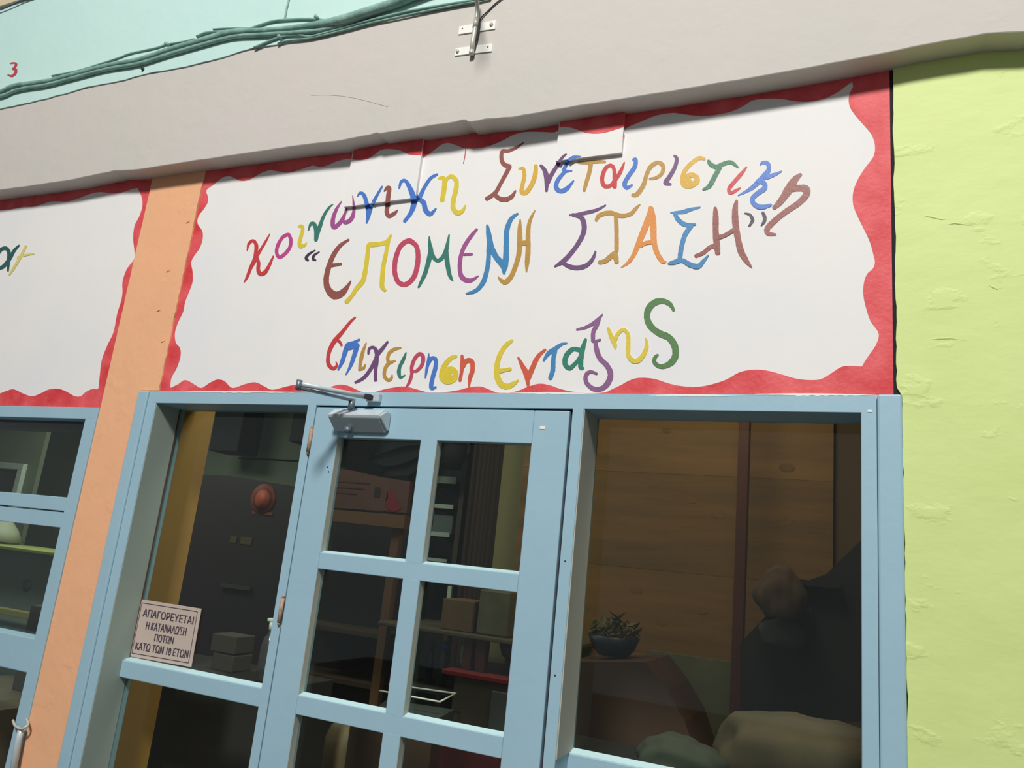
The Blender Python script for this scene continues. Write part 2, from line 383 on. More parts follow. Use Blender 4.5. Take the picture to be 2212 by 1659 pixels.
# letters : (zoom window origin, colour, strokes)
Z = 0.22604
ORG = {'A': (500, 250), 'B': (900, 250), 'C': (1320, 250), 'D': (660, 600), 'E': (1020, 600)}
RED = (208, 62, 66); MAG = (196, 70, 140); YEL = (226, 204, 62); TEAL = (52, 124, 110); PUR = (164, 82, 146); BLU = (72, 122, 208); BRN = (150, 84, 76)
OCH = (192, 148, 66); VIO = (112, 74, 122); SKY = (62, 136, 190); CRI = (198, 72, 100); ORA = (230, 146, 66); GRN = (66, 128, 92); DRK = (66, 52, 72); GOLD = (224, 178, 62); ORG_ = (216, 92, 66); LGR = (84, 128, 72)
LET = [
 ('A', RED, 'red', [[(150,1290,12),(165,1225,28),(205,1195,32),(235,1230,36),(235,1300,40),(225,1370,44),(185,1450,36),(150,1540,28),(122,1590,12)], [(368,1125,8),(330,1195,22),(285,1270,26),(240,1345,30)], [(240,1350,30),(258,1400,34),(255,1470,38),(275,1510,40),(320,1495,38),(360,1430,30),(400,1340,14)]]),
 ('A', MAG, 'pink', [[(545,1135,34),(566,1180,34),(560,1250,34),(520,1310,34),(460,1353,34),(432,1310,34),(442,1240,34),(490,1160,34),(545,1135,34),(562,1165,30)]]),
 ('A', YEL, 'yellow', [[(640,1060,20),(672,1055,34),(680,1090,34),(665,1150,36),(650,1210,38),(660,1248,40),(700,1235,28),(718,1212,10)]]),
 ('A', TEAL, 'dark green', [[(735,1095,14),(757,1035,28),(785,1032,38),(808,1080,44),(812,1140,44),(806,1190,34)], [(812,1150,40),(840,1070,38),(880,960,30),(930,880,22),(970,845,8)]]),
 ('A', PUR, 'purple', [[(1050,820,12),(1000,900,32),(970,990,40),(975,1065,44),(1020,1040,40),(1065,980,36),(1100,890,16)], [(1055,1000,34),(1095,1018,40),(1145,985,40),(1170,900,30),(1158,765,10)]]),
 ('A', BLU, 'blue', [[(1205,770,14),(1230,738,28),(1268,762,38),(1295,850,44),(1310,930,50),(1290,1025,18)], [(1310,950,40),(1340,860,36),(1385,770,28),(1440,675,16)]]),
 ('A', BRN, 'brown', [[(1460,722,14),(1483,692,32),(1508,692,40),(1500,760,44),(1490,850,46),(1485,925,44),(1508,958,42),(1560,930,34),(1588,900,10)]]),
 ('A', BLU, 'bright blue', [[(1602,695,18),(1622,632,30),(1662,622,34),(1700,680,44),(1735,770,56),(1740,850,54),(1712,930,40),(1652,1010,32)], [(1965,560,24),(1900,600,32),(1840,690,34),(1800,770,44),(1755,800,46)], [(1780,790,40),(1835,828,48),(1855,900,48),(1900,938,42),(1955,885,14)]]),
 ('B', YEL, 'lemon yellow', [[(215,600,28),(250,592,40),(266,625,46),(262,700,48),(242,810,44)], [(262,690,28),(288,605,30),(335,578,38),(378,620,44),(376,700,46),(352,800,46),(350,880,48),(390,928,46),(440,905,34),(468,850,12)]]),
 ('B', BRN, 'reddish brown', [[(1022,255,12),(960,300,26),(880,335,32),(818,342,36),(812,420,40),(840,468,44),(892,482,36)], [(890,482,40),(850,560,38),(800,650,36),(752,735,40),(668,795,40)], [(745,750,40),(790,790,42),(850,800,44),(910,770,38),(945,715,16)]]),
 ('B', GOLD, 'golden yellow', [[(980,508,24),(1018,505,34),(1030,570,40),(1012,660,40),(1004,730,42),(1050,728,44),(1108,640,44),(1135,545,44),(1140,475,34)]]),
 ('B', VIO, 'violet', [[(1185,475,28),(1222,520,42),(1243,600,50),(1240,720,26)], [(1250,640,44),(1290,560,40),(1340,480,36),(1390,400,26),(1430,365,14)]]),
 ('B', BLU, 'blue', [[(1565,390,14),(1500,395,28),(1450,430,34),(1418,490,36),(1412,528,36),(1485,525,12)], [(1420,530,34),(1352,610,40),(1333,680,44),(1368,718,44),(1430,700,42),(1500,620,16)]]),
 ('B', OCH, 'ochre', [[(1545,448,22),(1620,446,36),(1700,440,34),(1802,440,26)], [(1665,450,44),(1650,540,40),(1620,640,38),(1600,715,28)]]),
 ('B', RED, 'crimson', [[(1985,445,14),(1950,530,36),(1900,610,38),(1850,668,38),(1792,668,40),(1772,600,40),(1800,510,38),(1850,474,34),(1885,505,36),(1893,600,42),(1892,680,42)]]),
 ('B', BLU, 'blue', [[(2070,420,28),(2093,422,40),(2083,490,44),(2022,580,42),(1987,650,44),(2010,688,38),(2060,660,18)]]),
 ('C', OCH, 'ochre', [[(205,760,34),(250,748,44),(310,660,44),(340,560,40),(380,485,40),(445,448,40),(495,475,40),(490,540,36),(440,588,32),(370,603,22)]]),
 ('C', VIO, 'violet', [[(605,382,24),(628,412,36),(610,490,38),(560,580,42),(520,640,44),(570,655,24)]]),
 ('C', GOLD, 'orange gold', [[(895,412,28),(840,405,40),(765,455,40),(702,530,42),(682,610,46),(700,660,50),(760,662,60),(818,630,52),(815,585,50),(760,565,46),(705,590,40),(740,625,70)]]),
 ('C', GRN, 'green', [[(930,430,32),(955,468,44),(1010,488,46),(1080,457,40),(1150,447,40),(1215,495,16)], [(1040,490,44),(990,580,46),(940,670,44),(878,705,18)]]),
 ('C', RED, 'red', [[(1295,490,16),(1240,560,36),(1170,640,38),(1127,700,38),(1142,738,34),(1200,710,28),(1238,688,12)]]),
 ('C', BLU, 'blue', [[(1425,470,16),(1450,448,32),(1493,453,40),(1508,510,44),(1460,580,54),(1400,640,50),(1330,700,38),(1215,762,10)], [(1630,530,14),(1560,562,34),(1480,590,44)], [(1400,622,40),(1458,640,46),(1468,690,48),(1400,740,46),(1352,790,44),(1370,846,46),(1440,872,46),(1530,850,26)]]),
 ('C', BRN, 'dark brown', [[(1812,562,34),(1762,605,62),(1712,680,84),(1655,770,72),(1605,835,60),(1557,880,40)], [(1720,700,60),(1800,690,60),(1862,700,72),(1865,755,66),(1790,835,56),(1665,920,54),(1560,1005,54),(1492,1080,54),(1505,1125,44),(1572,1135,22)]]),
 ('A', DRK, 'dark', [[(800,1285,12),(740,1322,24),(712,1360,28),(732,1383,22)], [(840,1300,10),(790,1332,24),(780,1368,26),(805,1380,16)]]),
 ('A', BRN, 'large brown', [[(1120,1185,22),(1040,1240,38),(975,1330,44),(930,1440,48),(905,1560,54),(920,1650,62),(975,1712,76),(1040,1705,68),(1095,1650,46),(1140,1580,14)], [(945,1430,40),(990,1425,32),(1048,1415,24)]]),
 ('A', YEL, 'large yellow', [[(1525,1140,22),(1490,1198,38),(1440,1220,42),(1360,1230,46),(1312,1240,44),(1300,1330,42),(1285,1440,42),(1265,1550,46),(1240,1600,48),(1195,1650,42),(1150,1720,38),(1097,1780,42)], [(1500,1190,36),(1475,1320,38),(1450,1440,42),(1440,1560,44),(1440,1630,46),(1468,1668,30)]]),
 ('A', CRI, 'large crimson', [[(1690,1192,44),(1760,1235,46),(1783,1330,48),(1772,1450,48),(1742,1540,48),(1690,1598,46),(1640,1613,46),(1588,1580,46),(1560,1490,46),(1568,1370,46),(1612,1250,44),(1690,1192,44),(1740,1212,40)]]),
 ('A', TEAL, 'large green', [[(1890,1155,12),(1895,1230,38),(1903,1300,50),(1870,1440,42),(1840,1530,40),(1787,1640,20)], [(1905,1290,40),(1935,1358,38),(1970,1383,34),(2010,1360,38),(2050,1290,42),(2080,1135,14)], [(2050,1300,48),(2065,1420,44),(2085,1520,40),(2115,1575,14)]]),
 ('B', PUR, 'large magenta', [[(575,1085,26),(520,1150,36),(460,1240,40),(425,1330,40),(412,1430,42),(422,1520,46),(460,1565,48),(520,1573,40),(590,1530,12)], [(450,1325,28),(530,1322,26)]]),
 ('B', SKY, 'large blue', [[(675,1048,26),(690,1140,52),(710,1250,60),(760,1350,56),(826,1430,60),(835,1508,26)], [(965,935,22),(900,990,42),(860,1100,48),(857,1220,52),(850,1400,56),(832,1490,34)], [(690,1230,44),(685,1380,44),(670,1480,44),(640,1580,46),(590,1650,38),(540,1682,32),(472,1698,14)]]),
 ('B', OCH, 'large ochre', [[(990,990,14),(985,1080,44),(985,1200,52),(975,1330,48),(940,1450,44),(900,1540,46),(850,1588,48),(810,1575,38),(780,1540,12)], [(1130,905,12),(1080,1010,34),(1065,1130,44),(1065,1280,50),(1055,1400,44),(1048,1490,14)], [(985,1220,46),(1060,1212,46)]]),
 ('B', VIO, 'large violet', [[(1805,855,16),(1720,900,30),(1600,930,34),(1460,950,14)], [(1490,945,32),(1570,970,44),(1600,1040,50),(1590,1130,46),(1530,1240,42),(1460,1330,42),(1400,1390,44),(1320,1440,18)], [(1390,1400,34),(1460,1440,42),(1540,1452,44),(1620,1430,40),(1680,1370,34),(1710,1295,18)]]),
 ('B', OCH, 'large tan', [[(1715,1000,32),(1750,950,42),(1850,927,44),(1950,955,42),(2040,940,40),(2090,890,34),(2135,845,12)], [(1905,960,42),(1910,1100,42),(1910,1290,42)], [(1745,1400,40),(1800,1388,44),(1860,1340,50),(1895,1330,60),(1912,1400,40)]]),
 ('C', ORA, 'large orange', [[(375,872,30),(365,960,60),(320,1080,64),(270,1200,54),(220,1320,42),(165,1400,32),(95,1450,8)], [(385,880,40),(400,980,60),(405,1100,60),(410,1200,56),(440,1310,48),(490,1388,44),(525,1395,14)], [(275,1245,38),(330,1215,38),(400,1205,38)]]),
 ('C', SKY, 'large sky blue', [[(850,875,16),(760,895,34),(680,920,38),(570,925,14)], [(610,930,40),(640,990,42),(710,1040,44),(805,1037,22)], [(765,1050,46),(710,1130,44),(680,1220,46),(665,1300,46),(655,1380,44)], [(548,1412,20),(600,1400,44),(680,1382,40),(750,1420,48),(830,1438,48),(880,1390,36),(930,1330,12)]]),
 ('C', BRN, 'large brown', [[(995,880,32),(1000,960,56),(1000,1100,60),(1010,1220,64),(1020,1315,50)], [(1000,1240,48),(940,1260,42),(880,1310,38),(808,1340,34)], [(1200,812,28),(1185,900,58),(1190,1040,62),(1210,1160,60),(1240,1290,60),(1290,1380,50),(1345,1450,12)], [(1030,1160,42),(1090,1140,38),(1170,1090,40)]]),
 ('C', DRK, 'dark', [[(1278,932,14),(1325,945,26),(1350,985,34),(1348,1010,32),(1320,1055,20)], [(1450,925,28),(1468,970,36),(1463,1010,32),(1435,1050,12)]]),
 ('D', RED, 'tall red', [[(475,378,18),(420,430,28),(350,520,36),(280,600,44),(235,680,40),(215,760,36),(222,830,40),(265,868,34),(298,838,24),(290,802,12)], [(285,600,28),(320,605,28),(345,645,22)]]),
 ('D', BLU, 'blue', [[(515,590,22),(460,622,38),(405,645,50),(375,720,44),(350,800,38),(310,880,18)], [(495,640,46),(465,740,42),(430,840,32),(385,925,10)], [(405,665,54),(490,645,54)]]),
 ('D', OCH, 'ochre', [[(580,620,12),(550,700,32),(530,780,36),(515,880,28)], [(520,875,24),(555,862,28),(570,825,10)]]),
 ('D', VIO, 'violet', [[(600,725,22),(610,678,28),(650,667,32),(678,710,40),(680,800,38),(668,880,34),(668,980,34)], [(785,610,20),(740,670,34),(690,730,38),(660,800,36),(610,890,34),(550,960,32),(475,1000,24)]]),
 ('D', OCH, 'orange tan', [[(910,670,20),(850,682,32),(800,720,34),(785,770,34),(800,808,32),(856,792,16)], [(830,805,24),(785,825,34),(757,880,34),(755,940,34),(790,978,30),(820,960,26),(828,925,12)]]),
 ('D', TEAL, 'dark green', [[(960,715,14),(935,780,32),(900,850,34),(892,910,38),(908,952,28),(950,930,12)]]),
 ('D', CRI, 'crimson', [[(955,1052,12),(990,1000,30),(1015,920,34),(1015,850,36),(1045,770,36),(1090,727,36),(1123,755,38),(1113,830,36),(1062,888,32),(1020,890,18)]]),
 ('D', BLU, 'blue', [[(1178,725,12),(1172,800,30),(1157,880,28),(1145,955,14)], [(1168,830,30),(1202,772,38),(1243,782,40),(1240,860,40),(1215,950,42),(1200,1050,38),(1245,1045,20)]]),
 ('D', YEL, 'mustard yellow', [[(1440,748,30),(1390,768,42),(1340,820,48),(1307,890,50),(1303,955,50),(1350,990,58),(1415,968,58),(1432,905,56),(1380,880,70),(1330,930,60),(1385,945,56)]]),
 ('D', ORG_, 'orange red', [[(1495,742,26),(1500,800,44),(1490,900,36),(1475,985,28)], [(1502,850,40),(1540,792,44),(1588,802,48),(1595,880,44),(1570,960,38),(1560,1055,10)]]),
 ('D', YEL, 'tall mustard yellow', [[(1975,598,30),(1910,650,42),(1855,740,46),(1830,840,52),(1832,940,58),(1870,1018,60),(1930,1038,54),(1990,1010,42),(2035,975,14)], [(1860,890,42),(1960,870,32)]]),
 ('E', ORG_, 'orange red', [[(440,762,20),(480,842,44),(518,920,56),(535,1035,24)], [(535,960,50),(580,850,48),(630,750,40),(700,685,22)]]),
 ('E', SKY, 'blue', [[(905,625,14),(850,637,30),(790,680,42),(730,720,42),(682,790,22)], [(790,690,48),(775,780,44),(770,880,46),(745,960,42)]]),
 ('E', (40, 128, 108), 'green', [[(1085,588,28),(1060,660,46),(1040,760,50),(1037,850,48),(1060,865,28)], [(1030,690,42),(960,682,44),(900,742,48),(887,820,48),(932,862,44),(1000,800,34),(1030,750,30)]]),
 ('E', (140, 92, 142), 'tall lilac', [[(1000,495,22),(1080,475,30),(1150,440,34),(1200,400,34),(1245,350,14)], [(1215,390,30),(1190,450,42),(1157,520,42),(1155,605,40)], [(1225,590,18),(1182,615,34),(1190,690,48),(1222,770,46),(1290,840,50),(1322,920,54),(1298,1000,54),(1240,1056,48),(1160,1060,42),(1092,1000,42),(1087,930,38),(1130,897,32),(1190,915,22)]]),
 ('E', YEL, 'yellow', [[(1300,482,28),(1325,550,42),(1362,635,44),(1370,680,10)], [(1365,592,38),(1400,522,34),(1450,497,34),(1488,540,38),(1493,640,42),(1490,730,42),(1530,788,48),(1588,788,48),(1638,730,44),(1668,650,38),(1660,575,18)]]),
 ('E', LGR, 'large green', [[(1925,310,28),(1890,252,44),(1820,222,52),(1742,238,62),(1683,302,62),(1673,390,62),(1712,470,62),(1790,530,62),(1878,570,64),(1935,650,66),(1940,750,64),(1888,820,58),(1802,848,42),(1744,810,40),(1747,762,36),(1775,735,22)]]),
]
_pm = {}
def paintmat(c):
    if c not in _pm:
        c0 = c; k = tuple(min(255, int(v*0.97+4)) for v in c); c = tuple(int(v*0.90) for v in c)
        _pm[c0] = mat('sign paint %d %d %d' % c, rgb(*c), 0.5, rgb(*k), 30, 0.7, 0.08, 120)
    return _pm[c0 if c not in _pm else c]
jr = random.Random(21)
for i, (zn, c, cname, strokes) in enumerate(LET):
    ox, oy = ORG[zn]; bm = bmesh.new()
    for k_, st in enumerate(strokes):
        ribbon(bm, [(ox+x*Z, oy+y*Z, wd*Z) for x, y, wd in st], 0.0005+0.00001*i+0.0003*k_, 0.05, jr)
    o = bmobj('letter', bm, paintmat(c), sign); o['label'] = cname+' painted letter'
# runs of paint and the two dark slots' stains
bm = bmesh.new(); ribbon(bm, [(1006, 321, 1.6), (1004, 338, 1.6), (1001, 353, 1.6)], 0.0008)
bmobj('paint_run', bm, paintmat((190, 60, 66)), sign)
bm = bmesh.new(); ribbon(bm, [(1348, 281, 1.6), (1346, 296, 1.4)], 0.0008)
bmobj('paint_run', bm, paintmat((190, 60, 66)), sign)

# left sign
sg2 = thing('painted_sign', (-3.6, 0, 2.06), 'white red-bordered sign left of the orange pillar, only two letters showing', 'sign')
ZL0 = 2.0575
box('board', XS, XPL-0.0005, 0.0, 0.03, ZL0, 3.02, M_white, sg2)
t2 = [(-330, 500), (-260, 497), (-190, 480), (-130, 472), (-80, 468), (-40, 455), (0, 454), (20, 453), (50, 447), (74, 446), (107, 436), (127, 435), (147, 435), (171, 428), (191, 420), (214, 415), (237, 417), (261, 416), (281, 410), (297, 406)]
r2 = [(299, 409), (306, 425), (308, 445), (301, 468), (291, 488), (288, 515), (291, 545), (290, 560), (274, 582), (265, 609), (265, 632), (262, 650), (254, 676), (249, 702), (244, 722), (231, 749), (220, 779), (216, 810), (213, 838)]
b2 = [(211, 841), (201, 840), (187, 846), (174, 856), (160, 855), (144, 846), (127, 840), (107, 841), (90, 849), (70, 856), (50, 850), (30, 841), (13, 845), (0, 850), (-25, 857), (-55, 843), (-90, 858), (-140, 845), (-190, 862), (-250, 848)]
p0 = W(-330, 640)
l2 = [(-360, 845), (-370, 760), (-350, 680), (-365, 600), (-345, 520)]
border('red_border', t2, r2, b2, l2, (XS, XPL-0.0005, ZL0, 3.012), 0.0009, M_red, sg2)
for c, nm, st in [((40, 92, 92), 'dark green', [[(41, 530, 4), (30, 542, 7), (20, 560, 8), (5, 577, 8), (-8, 576, 8), (-10, 560, 8), (0, 541, 8), (12, 536, 8), (19, 545, 8), (18, 565, 7), (17, 585, 4)]]),
                  ((226, 214, 128), 'pale yellow', [[(56, 531, 5), (45, 553, 6), (30, 578, 6), (20, 593, 4)], [(38, 556, 5), (54, 551, 5), (73, 548, 3)]])]:
    bm = bmesh.new()
    for s_ in st: ribbon(bm, s_, 0.0012, 0.05, jr)
    o = bmobj('letter', bm, paintmat(c), sg2); o['label'] = nm+' painted letter'

# ------------------------------------------------------------------ shopfront joinery
ZB = 0.0
JD = 0.105                        # depth of the jamb reveals
bm = bmesh.new()
ZT = uz(.2427); ZH = uz(.2205)          # head
add_box(bm, u(-1.186), u(0.028), FY, JD+0.02, ZH, ZT, 0.0015)       # head
add_box(bm, u(-1.186), u(-1.1645), FY, JD+0.02, ZB, ZH+0.002, 0.0015)  # left jamb
add_box(bm, u(-.8195), u(-.8030), FY, JD+0.02, ZB, ZH+0.002, 0.0012)   # mullion at the hinges
add_box(bm, u(-.3585), u(-.3423), FY, JD+0.03, ZB, ZH+0.002, 0.0012)   # mullion at the latch
add_box(bm, u(0.0108), u(0.028), FY, JD+0.02, ZB, ZH+0.002, 0.0012)    # right jamb
add_box(bm, u(-.80), u(-.36), 0.035, 0.055, ZH-0.02, ZH+0.001)          # rebate behind the door
fr = bmobj('trim_5', bm, M_blue); tagit(fr, kind='structure')
def casing(name, x0, x1, z1):
    o = box(name, x0, x1, FY-0.006, JD, ZB, z1, M_blue, None, 0.005); tagit(o, kind='structure'); return o
casing('trim_6', u(-1.2125), u(-1.1865), ZT+0.001)
casing('trim_7', u(0.0285), u(0.0555), ZT+0.001)

def pane(x0, x1, z0, z1, y, parent):
    return box('pane', x0, x1, y, y+0.004, z0, z1, G, parent)

# left side light
zt0_, zt1_ = 1.65-.2565*S, 1.65-.2285*S
wl = thing('window_1', (u(-.99), JD, 0), kind='structure')
GY = 0.100
box('transom', u(-1.166), u(-.8185), 0.070, 0.118, zt0_, zt1_, M_blue, wl, 0.003)
pane(u(-1.166), u(-.8185), zt1_-0.004, ZH+0.006, GY, wl)
pane(u(-1.166), u(-.8185), 0.35, zt0_+0.004, GY, wl)
box('reveal_tint', u(-1.1648), u(-1.1635), FY+0.003, GY, 0.36, ZH, mat('grey green reveal shade', rgb(152, 166, 156), 0.7), wl, 0.0005)  # thin strip whose grey green carries the shaded tone of the reveal
box('bottom_rail', u(-1.166), u(-.8185), 0.065, 0.12, 0.0, 0.36, M_blue, wl, 0.003)
box('glazing_bead', u(-1.1645), u(-1.1625), GY-0.005, GY, zt1_, ZH, mat('brown glazing bead', rgb(84, 64, 52), 0.7), wl)

# right side light
wr = thing('window_2', (u(-.166), JD, 0), kind='structure')
box('transom', u(-.344), u(0.012), 0.085, 0.14, 1.65-.2580*S, 1.65-.2325*S, M_blue, wr, 0.003)
pane(u(-.344), u(0.012), 1.65-.2350*S, ZH+0.006, 0.118, wr)
pane(u(-.344), u(0.012), 0.35, 1.65-.2570*S, 0.118, wr)
box('bottom_rail', u(-.344), u(0.012), 0.08, 0.14, 0.0, 0.36, M_blue, wr, 0.003)
box('reveal_tint', u(-.3424), u(-.3408), FY+0.003, 0.117, 1.65-.2325*S, ZH, mat('beige grey reveal tone', rgb(178, 178, 164), 0.7), wr, 0.0005)  # thin beige grey strip over the left reveal

# door leaf
dr = thing('door_1', (u(-.58), 0, 0), kind='structure')
DX0, DX1 = u(-.8012), u(-.3625); DZ1 = uz(.2205)-0.0060; DF, DB = FY-0.001, 0.022
stX0, stX1 = u(-.7505), u(-.4163)      # inner edges of the stiles
mX0, mX1 = u(-.5975), u(-.5695)
rows = [(uz(-.0119), uz(.1687)), (uz(-.2198), uz(-.0365)), (uz(-.4290), uz(-.2462)), (uz(-.6400), uz(-.4560))]
def rail(z0, z1, nm):
    return box(nm, stX0, stX1, DF+0.0004, DB, z0, z1, M_blue, dr, 0.002)
box('stile', DX0, stX0, DF, DB+0.004, 0.01, DZ1, M_blue, dr, 0.003)
box('stile', stX1, DX1, DF, DB+0.004, 0.01, DZ1, M_blue, dr, 0.003)
rail(uz(.1687), DZ1, 'top_rail')
rail(uz(-.0365), uz(-.0119), 'glazing_bar'); rail(uz(-.2462), uz(-.2198), 'glazing_bar'); rail(uz(-.4560), uz(-.4290), 'glazing_bar')
rail(0.01, uz(-.6400), 'bottom_rail')
for z0, z1 in rows:
    box('muntin', mX0, mX1, DF+0.0002, DB, z0-0.003, z1+0.003, M_blue, dr, 0.002)
for z0, z1 in rows:
    for x0, x1 in ((stX0, mX0), (mX1, stX1)):
        pane(x0-0.003, x1+0.003, z0-0.003, z1+0.003, DB-0.008, dr)
box('gap_shade', DX0, DX1+0.008, 0.004, 0.02, DZ1-0.004, ZH-0.0002, M_gap, dr)  # dark strips standing in for the shade inside the door gap
box('gap_shade', DX1-0.004, u(-.3587), 0.004, 0.02, 0.01, ZH-0.0002, M_gap, dr)
# sloping putty ledges on the bars, their lit highlight put into the paler colour
M_putty_lit = mat('pale blue highlight', rgb(186, 218, 224), 0.4)
def ledge(x0, x1, y0, y1, z, h, parent):
    bm = bmesh.new(); P = [(y0, z-0.001), (y1, z+h), (y1, z-0.001)]
    A = [bm.verts.new((x0, y, q)) for y, q in P]; B = [bm.verts.new((x1, y, q)) for y, q in P]
    bm.faces.new(A); bm.faces.new(B[::-1])
    for i in range(3): bm.faces.new((A[i], A[(i+1) % 3], B[(i+1) % 3], B[i]))
    return bmobj('putty_ledge', bm, M_putty_lit, parent)
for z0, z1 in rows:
    for xl in (stX0, mX1): box('reveal_shade_strip', xl-0.0005, xl+0.0008, DF+0.002, DB-0.009, z0, z1, mat('grey reveal shade', rgb(176, 182, 170), 0.7), dr)  # grey strips carry the shaded tone of the left pane reveals
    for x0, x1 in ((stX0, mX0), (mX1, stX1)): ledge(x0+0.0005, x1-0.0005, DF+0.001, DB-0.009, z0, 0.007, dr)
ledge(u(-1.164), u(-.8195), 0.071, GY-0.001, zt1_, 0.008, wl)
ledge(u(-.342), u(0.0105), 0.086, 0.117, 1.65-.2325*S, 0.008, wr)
# hinges
for (xa, ya, xb, yb) in ((672, 926, 665, 976), (609, 1292, 603, 1345)):
    a = W(xa, ya, FY-0.006); b = W(xb, yb, FY-0.006); cx = (a.x+b.x)/2
    h = tube('hinge', [Vector((cx, FY-0.004, b.z)), Vector((cx, FY-0.004, a.z))], 0.0062, M_rust, dr, 10); h['label'] = 'rusty steel hinge'
    for zz in (b.z-0.004, a.z+0.004):
        tube('hinge_tip', [Vector((cx, FY-0.004, zz-0.003)), Vector((cx, FY-0.004, zz+0.003))], 0.0045, M_rust, h, 8)
bm = bmesh.new()
for px, py in ((1221, 1212), (1199, 1459), (708, 1009), (710, 1019)):
    p = W(px, py, DF if px < 1000 else FY); add_box(bm, p.x-0.002, p.x+0.002, p.y-0.001, p.y+0.001, p.z-0.002, p.z+0.002)
o = bmobj('paint_chip', bm, M_dark, dr); o['kind'] = 'stuff'
bm = bmesh.new()
for px, py, s_ in ((1172, 924, 5), (1879, 888, 3)):
    p = W(px, py, DF if px < 1300 else FY); add_box(bm, p.x-0.0015*s_, p.x+0.0015*s_, p.y-0.0012, p.y+0.001, p.z-0.0008*s_, p.z+0.0008*s_)
bmobj('paint_drip', bm, M_plate, dr)['kind'] = 'stuff'
# white paint remains on top of the frame
bm = bmesh.new()
for x0, x1, z in ((360, 690, 2.1185), (1090, 1300, 2.120), (1600, 1900, 2.120), (1390, 1600, 2.116)):
    a = W(x0, 852, FY).x; b = W(x1, 852, FY).x; k = 30
    up_ = []; dn = []
    for i in range(k+1):
        x = a+(b-a)*i/k; e = math.sin(math.pi*i/k)
        up_.append((x, z+0.0035*e)); dn.append((x, z-0.0035*e*jr.uniform(0.2, 1.0)))
    vs = [bm.verts.new((x, FY-0.0008, zz)) for x, zz in up_]; ws = [bm.verts.new((x, FY-0.0008, zz)) for x, zz in dn]
    for i in range(k): bm.faces.new((vs[i], vs[i+1], ws[i+1], ws[i]))
o = bmobj('trim_8', bm, M_plate); tagit(o, kind='structure')

# neighbour's window on the left
NB = thing('window_3', (-3.3, 0, 0), kind='structure')
NX1 = XPL-0.001; NXi = u(-1.341); NZT = ZL0; NZi = uz(.1873); ND = 0.055
box('head_rail', XS, NX1, FY, 0.08, NZi, NZT, M_blue, NB, 0.002)
box('stile', NXi, NX1, FY, 0.08, 0.0, NZi+0.001, M_blue, NB, 0.002)
box('glazing_bar', XS, NXi+0.001, FY+0.004, 0.06, uz(.012), uz(.0375), M_blue, NB, 0.002)
box('glazing_bar', XS, NXi+0.001, FY+0.010, 0.06, uz(-.0185), uz(.0105), M_blue, NB, 0.002)
zz = W(58, 1452, 0).z
box('glazing_bar', XS, NXi+0.001, FY+0.004, 0.06, zz, uz(-.2155), M_blue, NB, 0.003)
box('bottom_rail', XS, NXi+0.001, FY+0.004, 0.06, 0.0, 0.5, M_blue, NB, 0.003)
box('head_shade_band', XS, NXi, 0.05, 0.14, NZi-0.030, NZi, mat('dark plum shade', rgb(70, 64, 66), 0.6), NB)  # dark band standing in for the shadow under the head rail
for z0, z1 in ((uz(.0375), NZi), (uz(-.2155), uz(-.0185)), (0.5, zz)):
    pane(XS, NXi+0.002, z0-0.003, z1+0.003, 0.045, NB)

# catch on the neighbour's stile
kt = thing('window_catch', W(40, 1600, FY), 'grey steel stay rod with a loop on the blue frame, bottom left', 'catch')
tube('rod', [W(22, 1659+40, FY-0.02), W(40, 1600, FY-0.02), W(47, 1572, FY-0.02)], 0.011, M_closer, kt, 10)
tube('loop', [W(28, 1556, FY-0.02), W(33, 1568, FY-0.03), W(47, 1574, FY-0.03), W(60, 1566, FY-0.02), W(57, 1552, FY-0.004)], 0.004, M_steel, kt, 8, 5)

# ------------------------------------------------------------------ door closer
cl = thing('door_closer', (-1.40, DF-0.001, 2.0), 'silver blue overhead door closer with a folded arm at the top of the blue door', 'door closer')
a = W(717, 893, -0.05); b = W(826, 893, -0.05)
x0, x1 = a.x, b.x; zc = 2.030
prof = [(-0.0130, 0.030), (-0.040, 0.030), (-0.070, 0.008), (-0.066, -0.001), (-0.024, -0.036), (-0.0130, -0.036)]
def prism_x(name, x0, x1, prof, zc, m, parent):
    bm = bmesh.new(); A = [bm.verts.new((x0, y, zc+z)) for y, z in prof]; B = [bm.verts.new((x1, y, zc+z)) for y, z in prof]; k = len(A)
    bm.faces.new(A); bm.faces.new(B[::-1])
    for i in range(k): bm.faces.new((A[i], A[(i+1) % k], B[(i+1) % k], B[i]))
    bmesh.ops.bevel(bm, geom=list(bm.edges), offset=0.0015, segments=1, affect='EDGES')
    return bmobj(name, bm, m, parent)
prism_x('body', x0, x1, prof, zc, M_closer, cl)
prism_x('end_cap', x1, x1+0.008, [(y*0.93-0.003, z*0.82) for y, z in prof], zc, M_closer, cl)
e0 = W(757, 890, -0.04); piv = Vector((e0.x, -0.040, zc+0.030))
tube('spindle', [piv-Vector((0, 0, 0.005)), piv+Vector((0, 0, 0.032))], 0.010, M_arm, cl, 12)
tube('valve_cover', [Vector((piv.x, -0.040, zc-0.042)), Vector((piv.x, -0.040, zc-0.026))], 0.012, M_arm, cl, 12)
elb = Vector((-1.447, -0.238, 2.090))
brk = Vector((W(800, 862, FY-0.02).x, FY-0.020, 2.098))
